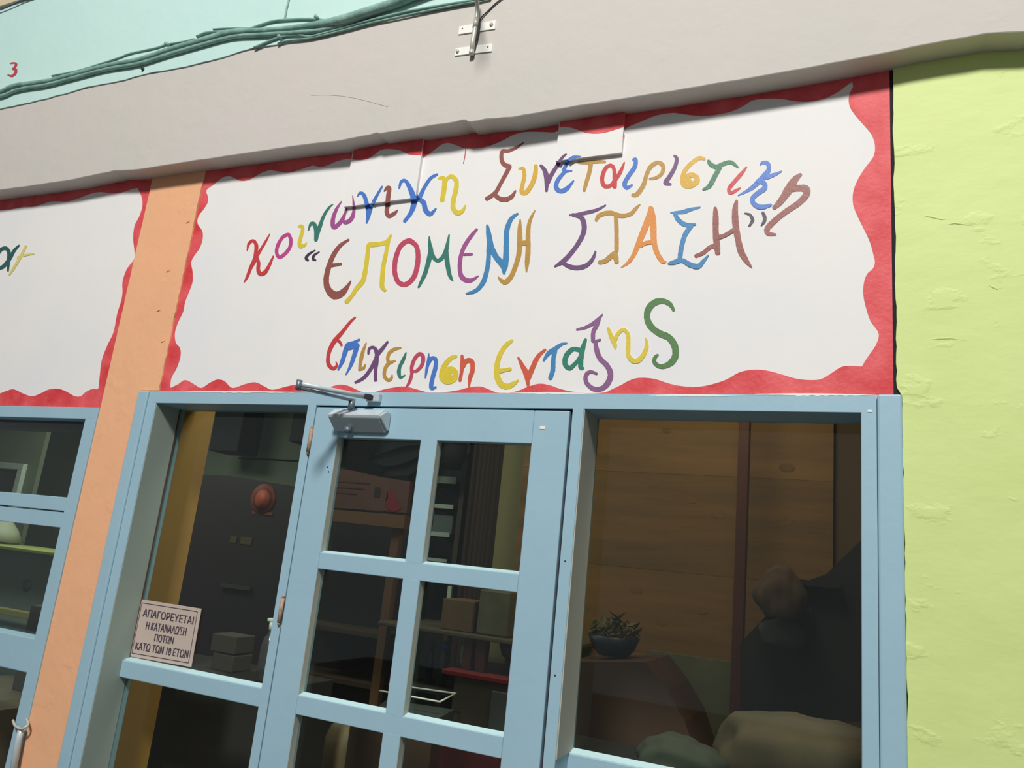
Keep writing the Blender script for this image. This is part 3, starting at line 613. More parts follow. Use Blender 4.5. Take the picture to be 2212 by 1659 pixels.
def flatbar(name, p, q, wd, th, m, parent):
    d = (q-p).normalized(); s_ = d.cross(Vector((0, 0, 1))).normalized(); n = s_.cross(d)
    bm = bmesh.new(); vs = []
    for c in (p, q):
        for a_, b_ in ((1, 1), (1, -1), (-1, -1), (-1, 1)): vs.append(bm.verts.new(c+s_*wd/2*a_+n*th/2*b_))
    for i in range(4): bm.faces.new((vs[i], vs[(i+1) % 4], vs[4+(i+1) % 4], vs[4+i]))
    bm.faces.new(vs[:4][::-1]); bm.faces.new(vs[4:])
    bmesh.ops.bevel(bm, geom=list(bm.edges), offset=0.001, segments=2, affect='EDGES')
    return bmobj(name, bm, m, parent)
flatbar('arm', piv+Vector((0, 0, 0.028)), elb+Vector((0, 0, -0.012)), 0.016, 0.007, M_arm, cl)
tube('forearm', [elb+Vector((0.0, 0, 0.0)), brk+Vector((-0.01, -0.012, 0))], 0.0075, M_closer, cl, 12)
tube('elbow_joint', [elb+Vector((0, 0, -0.018)), elb+Vector((0, 0, 0.010))], 0.009, M_arm, cl, 12)
sh = box('arm_shoe', brk.x-0.018, brk.x+0.028, FY-0.018, FY, 2.088, 2.113, M_closer, cl, 0.002)
box('shoe_tongue', brk.x-0.008, brk.x+0.008, FY-0.042, FY-0.012, 2.091, 2.106, M_dark, cl, 0.001)

# ------------------------------------------------------------------ notice in the left side light
GYN = GY-0.003
ntc = thing('notice_card', W(350, 1425, GYN), 'small pinkish age-limit notice in dark Greek capitals, standing in the left side window', 'notice')
c4 = [W(x, y, GYN) for x, y in ((302, 1294), (435, 1315), (413, 1441), (277, 1417))]
M_card = mat('pinkish card', rgb(196, 178, 168), 0.7, rgb(188, 172, 160), 8, 0.5)
M_ink = mat('dark violet ink', rgb(70, 58, 74), 0.7)
mesh('card', [tuple(p) for p in c4]+[(p.x, p.y+0.0015, p.z) for p in c4], [(0, 1, 2, 3), (7, 6, 5, 4), (0, 4, 5, 1), (1, 5, 6, 2), (2, 6, 7, 3), (3, 7, 4, 0)], M_card, ntc)
def bil(a, b):  # a right, b down in 0..1
    return (c4[0]*(1-a)+c4[1]*a)*(1-b)+(c4[3]*(1-a)+c4[2]*a)*b
bm = bmesh.new()
fr_ = [(0.05, 0.06), (0.95, 0.06), (0.95, 0.94), (0.05, 0.94)]
for i in range(4):
    a, b = fr_[i]; c, d = fr_[(i+1) % 4]
    p, q = bil(a, b), bil(c, d); n = (q-p).normalized().cross(Vector((0, 1, 0)))*0.0012
    off = Vector((0, -0.0006, 0)); bm.faces.new([bm.verts.new(v+off) for v in (p+n, q+n, q-n, p-n)])
bmobj('printed_frame', bm, M_ink, ntc)
def text_on(txt, a0, a1, b0, b1, parent):
    cu = bpy.data.curves.new('t', 'FONT'); cu.body = txt.replace(chr(0x39A), 'K'); cu.size = 1.0; cu.offset = 0.0
    ob = bpy.data.objects.new('t', cu); COL.objects.link(ob)
    dg = bpy.context.evaluated_depsgraph_get(); me = bpy.data.meshes.new_from_object(ob.evaluated_get(dg))
    vs = [v.co.copy() for v in me.vertices]; fs = [list(p.vertices) for p in me.polygons]
    bpy.data.objects.remove(ob); bpy.data.curves.remove(cu); bpy.data.meshes.remove(me)
    if not vs: return
    mx0 = min(v.x for v in vs); mx1 = max(v.x for v in vs); my0 = min(v.y for v in vs); my1 = max(v.y for v in vs)
    out = []
    for v in vs:
        p = bil(a0+(a1-a0)*(v.x-mx0)/(mx1-mx0), b1+(b0-b1)*(v.y-my0)/(my1-my0)); out.append((p.x, p.y-0.0006, p.z))
    ex = (bil(1, 0)-bil(0, 0))*0.0075; nv = len(out)
    out += [(x+ex.x, y-0.0002, z+ex.z) for x, y, z in out]; fs = fs+[[i+nv for i in f] for f in fs]
    mesh('lettering', out, fs, M_ink, parent)
text_on('ΑΠΑΓΟΡΕΥΕΤΑΙ', 0.10, 0.91, 0.155, 0.29, ntc)
text_on('Η ΚΑΤΑΝΑΛΩΣΗ', 0.19, 0.83, 0.36, 0.50, ntc)
text_on('ΠΟΤΩΝ', 0.36, 0.66, 0.55, 0.68, ntc)
text_on('ΚΑΤΩ ΤΩΝ 18 ΕΤΩΝ', 0.085, 0.92, 0.735, 0.87, ntc)

# ------------------------------------------------------------------ bracket on the beam
bt = thing('lamp_bracket', W(1019, 118, YB), 'galvanised pipe bracket on two white steel straps, fixed to the grey beam', 'bracket')
def quadplate(name, q, y, th, m, parent):
    P = [W(x, yy, y) for x, yy in q]
    return mesh(name, [tuple(p) for p in P]+[(p.x, p.y+th, p.z) for p in P], [(0, 1, 2, 3), (7, 6, 5, 4), (0, 4, 5, 1), (1, 5, 6, 2), (2, 6, 7, 3), (3, 7, 4, 0)], m, parent)
s1 = quadplate('strap', [(992, 57), (1071, 43.4), (1069, 61.7), (990, 74)], YB-0.004, 0.004, M_plate, bt)
s2 = quadplate('strap', [(984.4, 104), (1063.4, 93.6), (1061.7, 110.5), (982.4, 120)], YB-0.004, 0.004, M_plate, bt)
def disc(name, px, py, y, r, th, m, parent):
    p = W(px, py, y); return tube(name, [p, p-Vector((0, th, 0))], r, m, parent, 14)
disc('screw', 1062, 53, YB-0.004, 0.0065, 0.003, M_steel, s1)
disc('screw_hole', 999, 62, YB-0.0038, 0.0026, 0.0006, M_dark, s1)
disc('screw', 989, 111, YB-0.004, 0.0058, 0.004, M_steel, s2)
disc('screw_hole', 1054, 101.5, YB-0.0038, 0.0026, 0.0006, M_dark, s2)
yp = YB-0.013
tube('pipe', [W(1019, 112, yp), W(1022, 86, yp), W(1027, 59, yp), W(1029.5, 41, yp)], 0.0078, M_steel, bt, 16)
tube('collar', [W(1026.3, 60, yp), W(1029.5, 41, yp)], 0.0090, M_steel, bt, 16)
tube('arm', [W(1029.5, 41, yp), W(1031, 22, yp-0.003), W(1030.5, 3, yp-0.015), W(1027, -30, yp-0.05), W(1020, -80, yp-0.14), W(1008, -140, yp-0.28)], 0.0072, M_steel, bt, 14, 5)
tube('end_cap', [W(1018.2, 118, yp), W(1019, 109, yp)], 0.0085, M_steel, bt, 16)
disc('anchor_bolt', 1021, 122, YB, 0.0055, 0.004, M_rust, bt)
wc = tube('lamp_wire', [W(1026, 112, YB-0.004), W(1031, 85, YB-0.006), W(1036, 55, YB-0.010), W(1038, 40, YB-0.006), W(1055, 23, YB-0.004), W(1067, 11, YB-0.004), W(1083, -2, YB-0.004), W(1120, -30, YB-0.004)], 0.0023, M_dark, None, 8, 6)
tagit(wc, 'thin dark wire running up to the right from the bracket on the grey beam', 'wire')

# ------------------------------------------------------------------ cables on the turquoise wall
def cable(pts, r, label, off=0.0, m=None, k=5):
    P = [W(x, y, YC-rad-off) for (x, y), rad in zip(pts, r if isinstance(r, list) else [r]*len(pts))]
    o = tube('cable', P, r, m or M_cyan2, None, 12, k); tagit(o, label, 'cable', 'cables along the turquoise wall'); return o
cable([(-120, 228), (-40, 212), (0, 200), (33, 186), (100, 176), (161, 161), (234, 142), (301, 129), (368, 107), (435, 88), (502, 70), (569, 66), (636, 60), (686, 54), (740, 43), (807, 22), (850, 8), (900, -12), (1000, -45), (1250, -105), (1600, -190), (2300, -330)],
      [0.011, 0.011, 0.011, 0.012, 0.011, 0.011, 0.011, 0.011, 0.011, 0.012, 0.013, 0.010, 0.010, 0.014, 0.017, 0.017, 0.017, 0.017, 0.017, 0.016, 0.016, 0.016], 'thickest turquoise-painted cable running across the turquoise wall')
cable([(-20, 212), (10, 206), (30, 197), (60, 190), (100, 184), (161, 168), (230, 150), (300, 138), (368, 117), (430, 99), (502, 80), (560, 76), (620, 72), (690, 66), (745, 52), (800, 33), (860, 10), (920, -12), (1100, -52), (1500, -150), (2300, -320)], 0.0085, 'turquoise-painted cable lying just under the thickest one')
cable([(112, 164), (127, 161), (167, 153), (201, 143), (251, 127), (284, 115), (335, 104), (361, 96), (397, 90), (420, 84)], 0.0038, 'thin painted wire rising over the thick cable at the left')
cable([(425, 79), (448, 70), (485, 68), (535, 63), (585, 47), (630, 42), (669, 41), (702, 44)], 0.0050, 'thin painted wire arched over the middle of the thick cable')
cable([(460, 63), (490, 61), (535, 60)], 0.0028, 'shortest wire end above the thick cable')
cable([(549, 103), (600, 82), (640, 76), (669, 79), (700, 72), (740, 61), (800, 44), (870, 27), (940, 14), (1020, 1), (1060, -8)], 0.0045, 'thin turquoise wire along the edge of the grey beam', 0.001)
cable([(600, 95), (620, 88), (672, 82), (740, 66), (800, 50), (860, 37), (940, 20), (1030, 3)], 0.0035, 'thinner turquoise wire lowest, along the edge of the grey beam', 0.0)
cable([(628, -20), (624, 0), (619, 20), (615, 42)], 0.0035, 'thin wire dropping down the wall from above to the thick cable')
cable([(-60, 41), (0, 21), (25, 11), (52, -1), (90, -14)], 0.0035, 'thin dark wire at the top left corner along the beige band', 0.008, mat('dark blue grey wire', rgb(80, 92, 110), 0.5))
for i, (x, y) in enumerate(((367, 101), (610, 86), (310, 150), (690, 44))):
    p = W(x, y, YC)
    o = tube('cable_clip', [p+Vector((0, -0.0005, 0)), p-Vector((0, 0.024 if i != 2 else 0.008, 0))], 0.007, M_cyan2 if i != 2 else M_dark, None, 8)
    tagit(o, ['small clip on the cables, second from the left', 'small painted clip holding the cables where the vertical wire ends', 'dark bolt head below the cables, leftmost of the fixings', 'small painted clip rightmost on the cables'][i], 'clip')
# red figure painted on the wall
def FPC(px, py, lift): return W(px, py, YC-lift)
_FP = FP
FP = FPC
bm = bmesh.new()
ribbon(bm, [(22, 137, 3), (30, 136, 4), (35, 139, 5), (31, 146, 5), (27, 149, 4)], 0.0008, 0.1, jr)
ribbon(bm, [(28, 149, 5), (34, 150, 6), (33, 158, 6), (26, 164, 5), (17, 162, 3)], 0.0008, 0.1, jr)
FP = _FP
o = bmobj('painted_numeral', bm, paintmat((196, 66, 80))); tagit(o, 'small red numeral 3 painted on the turquoise wall at the left', 'numeral')
# chips / ridges on the green wall
bm = bmesh.new()
for x0, y0, x1, y1 in ((2000, 1027-295, 2090, 735), (2045, 485, 2105, 486), (1990, 468, 2060, 473), (2135, 618, 2165, 624)):
    pts = [(x0+(x1-x0)*t, y0+(y1-y0)*t+3*math.sin(5*t+x0)) for t in (0, .3, .6, 1)]
    add_tube(bm, [W(x, y, -0.0055) for x, y in pts], [0.0006, 0.0022, 0.0018, 0.0006], 6)
o = bmobj('trim_9', bm, M_green); tagit(o, kind='structure')

tagit(tube('trim_16', [W(x, y, YB) for x, y in ((672, 206), (720, 206), (770, 213), (838, 231))], 0.0007, mat('grey crack', rgb(150, 144, 136), 0.8), None, 6, 4), kind='structure')
for i_, (x_, y_) in enumerate(((363, 586), (343, 671), (406, 480), (352, 738))):
    c_ = W(x_, y_, -0.006); b_ = bmesh.new(); add_tube(b_, [c_-Vector((0.010, 0, 0.004)), c_, c_+Vector((0.009, 0, 0.002))], [0.0008, 0.0026, 0.0008], 7)
    o = bmobj('plaster_chip', b_, mat('brown plaster chip', rgb(192, 136, 98), 0.9), pil)
# ------------------------------------------------------------------ interior shell
M_in = mat('grey green interior plaster', rgb(126, 138, 122), 0.85, rgb(112, 122, 106), 2, 0.5)
M_ochre = mat('mustard interior plaster', rgb(200, 150, 70), 0.8, rgb(190, 140, 60), 3, 0.5)
M_ceil = mat('dark interior ceiling', rgb(70, 68, 62), 0.9)
M_wood = mat('orange plywood', rgb(178, 116, 52), 0.6, rgb(132, 82, 34), 3.0, 0.35, 0.05, 20, stretch=(0.5, 1, 6.0))
M_bk = mat('matt black', rgb(26, 26, 26), 0.8)
YI = 3.4
tagit(box('wall_back', -8.5, 2.2, YI, YI+0.1, 0, 3.6, M_in), kind='structure')
tagit(box('ceiling', -8.5, 2.2, 0.25, YI+0.1, 3.3, 3.4, M_ceil), kind='structure')
# the ochre pier beside the left side light
tagit(box('wall_left', -2.52, -2.325, 0.125, 0.335, 0, 3.3, M_ochre), kind='structure')
tagit(box('wall_side', 1.35, 1.45, 0.25, YI, 0, 3.3, M_in), kind='structure')
tagit(box('trim_11', XS, XE, 0.14, 0.25, 2.14, 3.6, M_ceil), kind='structure')
tagit(box('trim_12', -8.4, -4.75, 0.0, 0.25, 0, 3.6, M_in), kind='structure')

def at(px0, py0, px1, py1, y):
    """x and z range at depth y covered by the centre lines of a photo rectangle"""
    cx, cy = (px0+px1)/2, (py0+py1)/2
    return W(px0, cy, y).x, W(px1, cy, y).x, W(cx, py1, y).z, W(cx, py0, y).z
def bx(name, px, y, dep, m, parent=None, bev=0.003, z0=None):
    x0, x1, za, zb = at(*px, y)
    return box(name, x0, x1, y, y+dep, za if z0 is None else z0, zb, m, parent, bev)

# plywood wall behind the right window : separate boards
ply = thing('plywood_partition', (-0.5, 1.6, 0), 'orange-brown plywood partition of wide horizontal boards behind the right window', 'partition')
xa, xb = W(1225, 1100, 1.6).x, W(1800, 1100, 1.6).x
zz = 0.0; k = 0
hts = [0.62, 0.30, 0.41, 0.36, 0.44, 0.38, 0.33, 0.42]
rw = random.Random(4)
for h_ in hts:
    z1 = min(3.29, zz+h_)
    mm = mat('orange plywood %d' % (k % 3), rgb(*[(150, 108, 54), (142, 102, 50), (156, 114, 58)][k % 3]), 0.6, rgb(*[(108, 80, 40), (100, 76, 38), (116, 84, 44)][k % 3]), 2.6, 0.5, 0.05, 20, stretch=(0.5, 1, 5.0))
    box('board', xa-0.25, xb, 1.6+rw.uniform(0, 0.002), 1.625, zz+0.0006, z1-0.0006, mm, ply); zz = z1; k += 1
box('edge_batten', xb-0.02, xb+0.22, 1.63, 1.66, 0, 3.28, mat('dull brown board', rgb(96, 74, 40), 0.7), ply)
rk_ = random.Random(12)
for px, py, r_ in ((1310, 985, .016), (1410, 1045, .02), (1492, 1080, .022), (1552, 1110, .03), (1700, 1010, .028), (1640, 1065, .018), (1690, 1125, .034), (1375, 1275, .022), (1515, 1318, .024), (1430, 1345, .02), (1790, 1072, .016), (1440, 930, .018)):
    c = W(px, py, 1.5995)
    mesh('knot', [(c.x+r_*math.cos(a)*1.2, 1.5988, c.z+r_*0.7*math.sin(a)) for a in [i*math.pi/7 for i in range(14)]]+[(c.x, 1.5985, c.z)], [(i, (i+1) % 14, 14) for i in range(14)], mat('dark wood knot', rgb(116, 84, 42), 0.7, rgb(134, 98, 50), 40, 0.5), ply)
q = at(1392, 1418, 1592, 1610, 1.5)
tagit(box('board', q[0], q[1], 1.5, 1.53, 0.0, q[3], mat('grey green board', rgb(104, 106, 80), 0.8, rgb(88, 90, 66), 5, 0.5)), 'grey green board leaning low against the plywood, left of the dark red post', 'board')
M_post = mat('dark red post paint', rgb(80, 38, 24), 0.5)
p1 = W(1605, 905, 1.3); p2 = W(1592, 1530, 1.3); xc = (p1.x+p2.x)/2
o = box('post', xc-0.022, xc+0.022, 1.3, 1.345, 0.0, 3.3, M_post, None, 0.004); tagit(o, 'narrow dark red vertical post in front of the plywood behind the right window', 'post')
# black staircase side
st = thing('staircase', (0.1, 1.2, 0), 'black open staircase climbing to the right behind the right window', 'staircase')
spx = [(1598, 1560), (1598, 1390), (1655, 1330), (1700, 1325), (1735, 1258), (1785, 1240), (1862, 1165), (1960, 1070), (1990, 1560)]
slab('stringer', [(W(x, y, 1.2).x, W(x, y, 1.2).z) for x, y in spx], 1.2, 1.26, M_bk, st)
for i in (1, 2):
    x, y = [(1640, 1370), (1700, 1310), (1760, 1255), (1830, 1195)][i]
    p = W(x, y, 1.2); box('tread', p.x-0.09, p.x+0.09, 1.15, 1.20, p.z-0.02, p.z, M_bk, st)
# rolled pink-grey cloth bundle hanging on the stair
def blob(name, c, r, m, label, cat, seed=0, sub=3):
    bm = bmesh.new(); bmesh.ops.create_icosphere(bm, subdivisions=sub, radius=1)
    rn = random.Random(seed); ph = [rn.uniform(0, 6) for _ in range(6)]
    for v in bm.verts:
        d = 1+0.10*math.sin(3*v.co.x+ph[0])*math.cos(4*v.co.z+ph[1])+0.05*math.sin(9*v.co.y+ph[2]+4*v.co.z)+0.03*math.sin(14*v.co.x+ph[3])
        z = v.co.z*d
        v.co = Vector((c[0]+v.co.x*d*r[0], c[1]+v.co.y*d*r[1], c[2]+max(z, -0.8)*r[2]))
    o = bmobj(name, bm, m, None, True); tagit(o, label, cat); return o
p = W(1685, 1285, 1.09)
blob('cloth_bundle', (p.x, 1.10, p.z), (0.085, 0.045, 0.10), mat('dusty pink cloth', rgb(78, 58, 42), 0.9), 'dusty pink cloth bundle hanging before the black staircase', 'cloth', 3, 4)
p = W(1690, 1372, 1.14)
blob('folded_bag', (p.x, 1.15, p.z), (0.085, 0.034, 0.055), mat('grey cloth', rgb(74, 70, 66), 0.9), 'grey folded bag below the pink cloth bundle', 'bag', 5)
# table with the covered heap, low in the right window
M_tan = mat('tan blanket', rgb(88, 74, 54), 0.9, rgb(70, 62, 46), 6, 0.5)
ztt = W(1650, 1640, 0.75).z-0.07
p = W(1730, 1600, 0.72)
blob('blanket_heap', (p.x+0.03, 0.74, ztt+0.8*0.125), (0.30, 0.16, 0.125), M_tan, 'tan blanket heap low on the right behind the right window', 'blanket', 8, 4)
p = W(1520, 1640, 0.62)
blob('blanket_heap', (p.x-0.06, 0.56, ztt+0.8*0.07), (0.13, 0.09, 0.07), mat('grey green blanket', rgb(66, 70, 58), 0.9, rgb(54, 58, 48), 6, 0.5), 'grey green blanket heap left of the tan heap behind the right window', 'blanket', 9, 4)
tb = thing('table', (-0.2, 0.85, 0), 'dark table under the blankets behind the right window', 'table')
zt_ = ztt
box('tabletop', -0.95, 0.75, 0.45, 0.94, zt_-0.04, zt_, M_bk, tb, 0.004)
for x in (-0.88, 0.68):
    for y in (0.5, 0.88): box('leg', x-0.025, x+0.025, y-0.025, y+0.025, 0, zt_-0.04, M_bk, tb)
# brown leaning counter front at the left of the right window
M_brn = mat('brown counter front', rgb(72, 48, 34), 0.6)
cpx = [(1215, 1655), (1215, 1430), (1395, 1430), (1440, 1490), (1480, 1560), (1510, 1655)]
o = slab('counter', [(W(x, y, 0.95).x, W(x, y, 0.95).z) for x, y in cpx[:]], 0.95, 1.35, M_brn); tagit(o, 'brown counter under the dark blue bowl behind the right window', 'counter')
x0, x1, za, zb = at(1252, 1397, 1366, 1432, 1.05); za = W(1330, 1430, 0.95).z+0.0005; zb = za+0.075
M_navy = mat('dark navy enamel', rgb(22, 34, 52), 0.4)
xc = (x0+x1)/2; rr_ = (x1-x0)/2
o = lathe('bowl', [(rr_*0.55, za), (rr_*0.8, za+(zb-za)*0.35), (rr_, zb), (rr_*0.94, zb), (rr_*0.7, za+(zb-za)*0.4)], xc, 1.15, M_navy); tagit(o, 'dark navy bowl of greens behind the lower left of the right window', 'bowl')
M_leaf = mat('dull green leaves', rgb(76, 86, 48), 0.7, rgb(110, 92, 48), 12, 0.5)
bm = bmesh.new(); rl = random.Random(8)
for i in range(90):
    a = rl.uniform(0, 6.28); d = rl.uniform(0, rr_*0.9); c = Vector((xc+d*math.cos(a), 1.15+d*math.sin(a), zb+rl.uniform(-0.005, 0.085)*(1-d/rr_*0.6)))
    n = Vector((rl.uniform(-1, 1), rl.uniform(-1, 1), rl.uniform(0, 1))).normalized(); t = n.orthogonal().normalized(); b_ = n.cross(t); L1 = rl.uniform(0.02, 0.04)
    vs = [bm.verts.new(c+t*L1), bm.verts.new(c+b_*L1*0.35+n*0.004), bm.verts.new(c-t*L1), bm.verts.new(c-b_*L1*0.35+n*0.004)]
    bm.faces.new(vs)
o = bmobj('salad_leaves', bm, M_leaf); tagit(o, 'loose green leaves heaped in the dark navy bowl', 'leaves', kind='stuff')

# ------------------------------------------------------------------ things behind the left side light and the door
M_fr = mat('dark maroon cabinet', rgb(44, 34, 34), 0.55)
M_emb = mat('orange red emblem', rgb(150, 60, 40), 0.6, rgb(116, 50, 34), 20, 0.5)
# drinks fridge seen from its side
YF = 1.6
fg = thing('drinks_fridge', (W(560, 1400, YF).x, YF, 0), 'tall dark fridge with a round orange emblem behind the left side window', 'fridge')
fpx = [(420, 1024), (500, 1028), (645, 1052), (645+30, 1062)]
ol = [(W(x, y, YF).x, W(x, y, YF).z) for x, y in fpx]
slab('body', ol+[(ol[-1][0], 0.02), (ol[0][0], 0.02)], YF, YF+0.55, M_fr, fg)
c = W(569, 1078, YF); em = tube('emblem', [c, c-Vector((0, 0.006, 0))], 0.088, M_emb, fg, 28)
for i, (rx, col_) in enumerate(((0.066, rgb(110, 40, 30)), (0.052, rgb(186, 80, 50)))):
    tube('emblem_ring', [c-Vector((0, 0.006+0.002*i, 0)), c-Vector((0, 0.009+0.002*i, 0))], rx, mat('emblem ring %d' % i, col_, 0.6), em, 28)
for (ax, ay, bx_, by_) in ((545, 1105, 590, 1112),):
    q = at(ax, ay, bx_, by_, YF); box('emblem_caption', q[0], q[1], YF-0.004, YF, q[2], q[3], mat('dull orange print', rgb(110, 60, 40), 0.7), fg)
for (ax, ay, bx_, by_) in ((498, 1158, 512, 1172), (520, 1160, 545, 1176)):
    q = at(ax, ay, bx_, by_, YF); box('sticker', q[0], q[1], YF-0.004, YF, q[2], q[3], mat('faded label', rgb(84, 70, 40), 0.7), fg)
q = at(480, 1264, 545, 1272, YF); box('door_handle', q[0], q[1], YF-0.02, YF, q[2], q[3], mat('dull brown trim', rgb(70, 62, 46), 0.5), fg)
# shelf board with a bright edge above the fridge
q = at(515, 990, 690, 996, 2.2)
o = box('wall_shelf', q[0], q[1], 2.2, 2.5, q[2], q[2]+0.012, mat('pale shelf board', rgb(168, 182, 170), 0.5)); tagit(o, 'thin pale shelf on the grey wall above the dark fridge', 'shelf')
q = at(497, 1000, 508, 1020, 2.25)
o = box('vent_pipe', q[0], q[1], 2.25, 2.3, q[2]-0.3, q[3]+0.9, mat('grey green pipe', rgb(120, 150, 138), 0.5), None, 0.01); tagit(o, 'pale grey green upright pipe above the dark fridge', 'pipe')
q = at(458, 885, 520, 975, 1.9)
o = box('hanging_duct', q[0], q[1], 1.9, 2.1, q[2], 3.299, M_bk, None, 0.01); tagit(o, 'black hanging duct beside the mustard pier', 'duct')
q = at(625, 925, 668, 955, 1.8)
o = box('hanging_duct', q[0], q[1]+0.1, 1.8, 1.95, q[2], 3.299, M_bk, None, 0.01); tagit(o, 'black hanging duct behind the upper door hinge', 'duct')
q = at(520, 900, 585, 990, 2.6)
o = box('wall_panel', q[0], q[1], 2.6, 2.65, q[2], q[3]+0.4, mat('dull brown panel', rgb(84, 72, 56), 0.8)); tagit(o, 'dull brown panel on the wall above the pale shelf', 'panel')
# boxes and bottle low in the left side light
M_cardb = mat('brown cardboard', rgb(112, 88, 62), 0.85, rgb(96, 76, 54), 10, 0.5)
for i, (r_, lab) in enumerate((((455, 1372, 522, 1412), 'dark cardboard box right of the notice, upper of the two'), ((455, 1414, 515, 1460), 'dark cardboard box right of the notice, lower of the two'))):
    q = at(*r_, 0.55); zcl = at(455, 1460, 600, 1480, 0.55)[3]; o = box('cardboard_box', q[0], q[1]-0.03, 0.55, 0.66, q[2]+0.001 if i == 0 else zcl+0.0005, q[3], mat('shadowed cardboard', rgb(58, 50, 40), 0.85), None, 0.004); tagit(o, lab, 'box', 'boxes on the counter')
q = at(455, 1460, 600, 1480, 0.55)
zc_ = q[2]+0.0
o = box('counter', -3.0, -1.90, 0.45, 0.80, 0.0, q[3], mat('dark counter top', rgb(48, 44, 42), 0.5), None, 0.004); tagit(o, 'dark counter behind the left side window', 'counter')
zct = q[3]
pb = W(574, 1400, 0.5); zb_ = W(578, 1356, 0.5).z
bt_ = thing('pump_bottle', (pb.x, 0.52, zct), 'clear pump bottle with a white head beside the door frame in the left side window', 'bottle')
M_clear = mat('smoky clear plastic', rgb(70, 66, 66), 0.15)
lathe('bottle_body', [(0.030, zct), (0.032, zct+0.01), (0.032, zb_-0.07), (0.024, zb_-0.035), (0.012, zb_-0.02), (0.012, zb_-0.005)], pb.x, 0.52, M_clear, bt_, 20)
lathe('pump_collar', [(0.014, zb_-0.008), (0.014, zb_+0.018), (0.006, zb_+0.022)], pb.x, 0.52, M_plate, bt_, 16)
box('pump_head', pb.x-0.022, pb.x+0.012, 0.508, 0.532, zb_+0.022, zb_+0.034, M_plate, bt_, 0.003)

# hutch with a faded header board seen through the upper left door pane
YH = 1.25
hu = thing('market_hutch', (W(800, 1400, YH).x, YH, 0), 'brown wooden hutch with a faded pink header board behind the door', 'hutch')
M_head = mat('faded red brown header', rgb(104, 66, 56), 0.7, rgb(88, 54, 46), 5, 0.5)
M_oak = mat('brown oak frame', rgb(112, 76, 48), 0.6)
ol = [W(705, 1009, YH), W(760, 1016, YH), W(820, 1030, YH), W(886, 1040, YH), W(878, 1108, YH), W(695, 1095, YH)]
slab('header_board', [(p.x, p.z) for p in ol], YH, YH+0.03, M_head, hu)
def strokeblob(nm, pts, y, m, parent):
    P = [W(a, b, y) for a, b in pts]; return slab(nm, [(p.x, p.z) for p in P], y, y+0.002, m, parent)
strokeblob('printed_bottle', [(810, 1052), (820, 1052), (822, 1062), (820, 1074), (808, 1073), (808, 1060)], YH-0.0025, mat('print dark', rgb(44, 34, 34), 0.7), hu)
strokeblob('printed_figure', [(838, 1062), (846, 1052), (850, 1068), (858, 1080), (868, 1098), (852, 1106), (836, 1100), (832, 1084), (838, 1076)], YH-0.0025, mat('print red', rgb(126, 30, 34), 0.7), hu)
for i in range(3):
    q = at(718, 1040+i*12, 800-14*i, 1043+i*12, YH); box('printed_line', q[0], q[1], YH-0.002, YH, q[2], q[3], mat('print brown', rgb(76, 50, 44), 0.7), hu)
ol = [W(690, 1098, YH-0.03), W(875, 1113, YH-0.03), W(872, 1142, YH-0.03), W(686, 1122, YH-0.03)]
slab('shelf_rail', [(p.x, p.z) for p in ol], YH-0.03, YH+0.03, M_oak, hu)
q1 = W(866, 1130, YH); 
box('upright', q1.x-0.045, q1.x, YH, YH+0.04, 0.0, q1.z+0.01, M_oak, hu, 0.003)
q0 = W(640, 1200, YH); q1h = q1.x
box('upright', q0.x-0.04, q0.x, YH, YH+0.04, 0.0, q1.z, M_oak, hu, 0.003)
box('back_panel', q0.x-0.02, q1.x-0.03, YH+0.25, YH+0.27, 0.0, q1.z, mat('near black panel', rgb(34, 30, 28), 0.8), hu)
for (a, b) in ((1345, 1330), (1452, 1432)):
    p = W(660, a, YH+0.04); box('shelf', q0.x-0.01, q1.x-0.04, YH+0.03, YH+0.25, p.z-0.02, p.z, mat('dark brown shelf', rgb(66, 50, 36), 0.7), hu)
# jar with two handles on a low shelf, lower left pane
p = W(740, 1620, YH-0.2)
o = lathe('stoneware_jar', [(0.07, p.z-0.25), (0.10, p.z-0.1), (0.105, p.z+0.02), (0.08, p.z+0.09), (0.055, p.z+0.11)], p.x, YH-0.17, mat('tan stoneware', rgb(122, 102, 66), 0.6, rgb(92, 78, 52), 9, 0.4)); tagit(o, 'tan stoneware jar in the lower left door pane', 'jar')
tagit(box('low_table', max(p.x-0.35, -1.88), min(p.x+0.25, W(850, 1500, 0.9).x-0.13), YH-0.40, YH-0.03, p.z-0.28, p.z-0.25, M_oak), 'low wooden board under the stoneware jar', 'table')
# drooping plant above the hutch
pl = thing('palm_plant', W(900, 1035, 1.7), 'dark drooping palm leaves above the hutch behind the door', 'plant')
M_palm = mat('dark palm leaf', rgb(24, 34, 34), 0.6)
for i, pts in enumerate(([(930, 950), (880, 940), (840, 955), (800, 985)], [(930, 960), (880, 975), (835, 988), (795, 992)], [(935, 975), (890, 1000), (850, 1010), (820, 1025)], [(930, 945), (870, 930), (810, 935), (780, 950)], [(940, 990), (920, 1010), (900, 1025), (880, 1035)], [(940, 940), (960, 960), (975, 990), (980, 1015)])):
    wd = [0.02, 0.055, 0.045, 0.003]
    bm = bmesh.new(); P = [W(a, b, 1.7+0.04*i) for a, b in pts]; q = catmull([list(p)+[k] for p, k in zip(P, wd)], 5)
    A = [bm.verts.new((a[0], a[1], a[2]+a[3])) for a in q]; B = [bm.verts.new((a[0], a[1]+0.02, a[2]-a[3])) for a in q]; Cc = [bm.verts.new((a[0], a[1]+0.015, a[2])) for a in q]
    for j in range(len(q)-1): bm.faces.new((A[j], A[j+1], Cc[j+1], Cc[j])); bm.faces.new((Cc[j], Cc[j+1], B[j+1], B[j]))
    bmobj('leaf', bm, M_palm, pl)
hp = W(960, 960, 1.75)
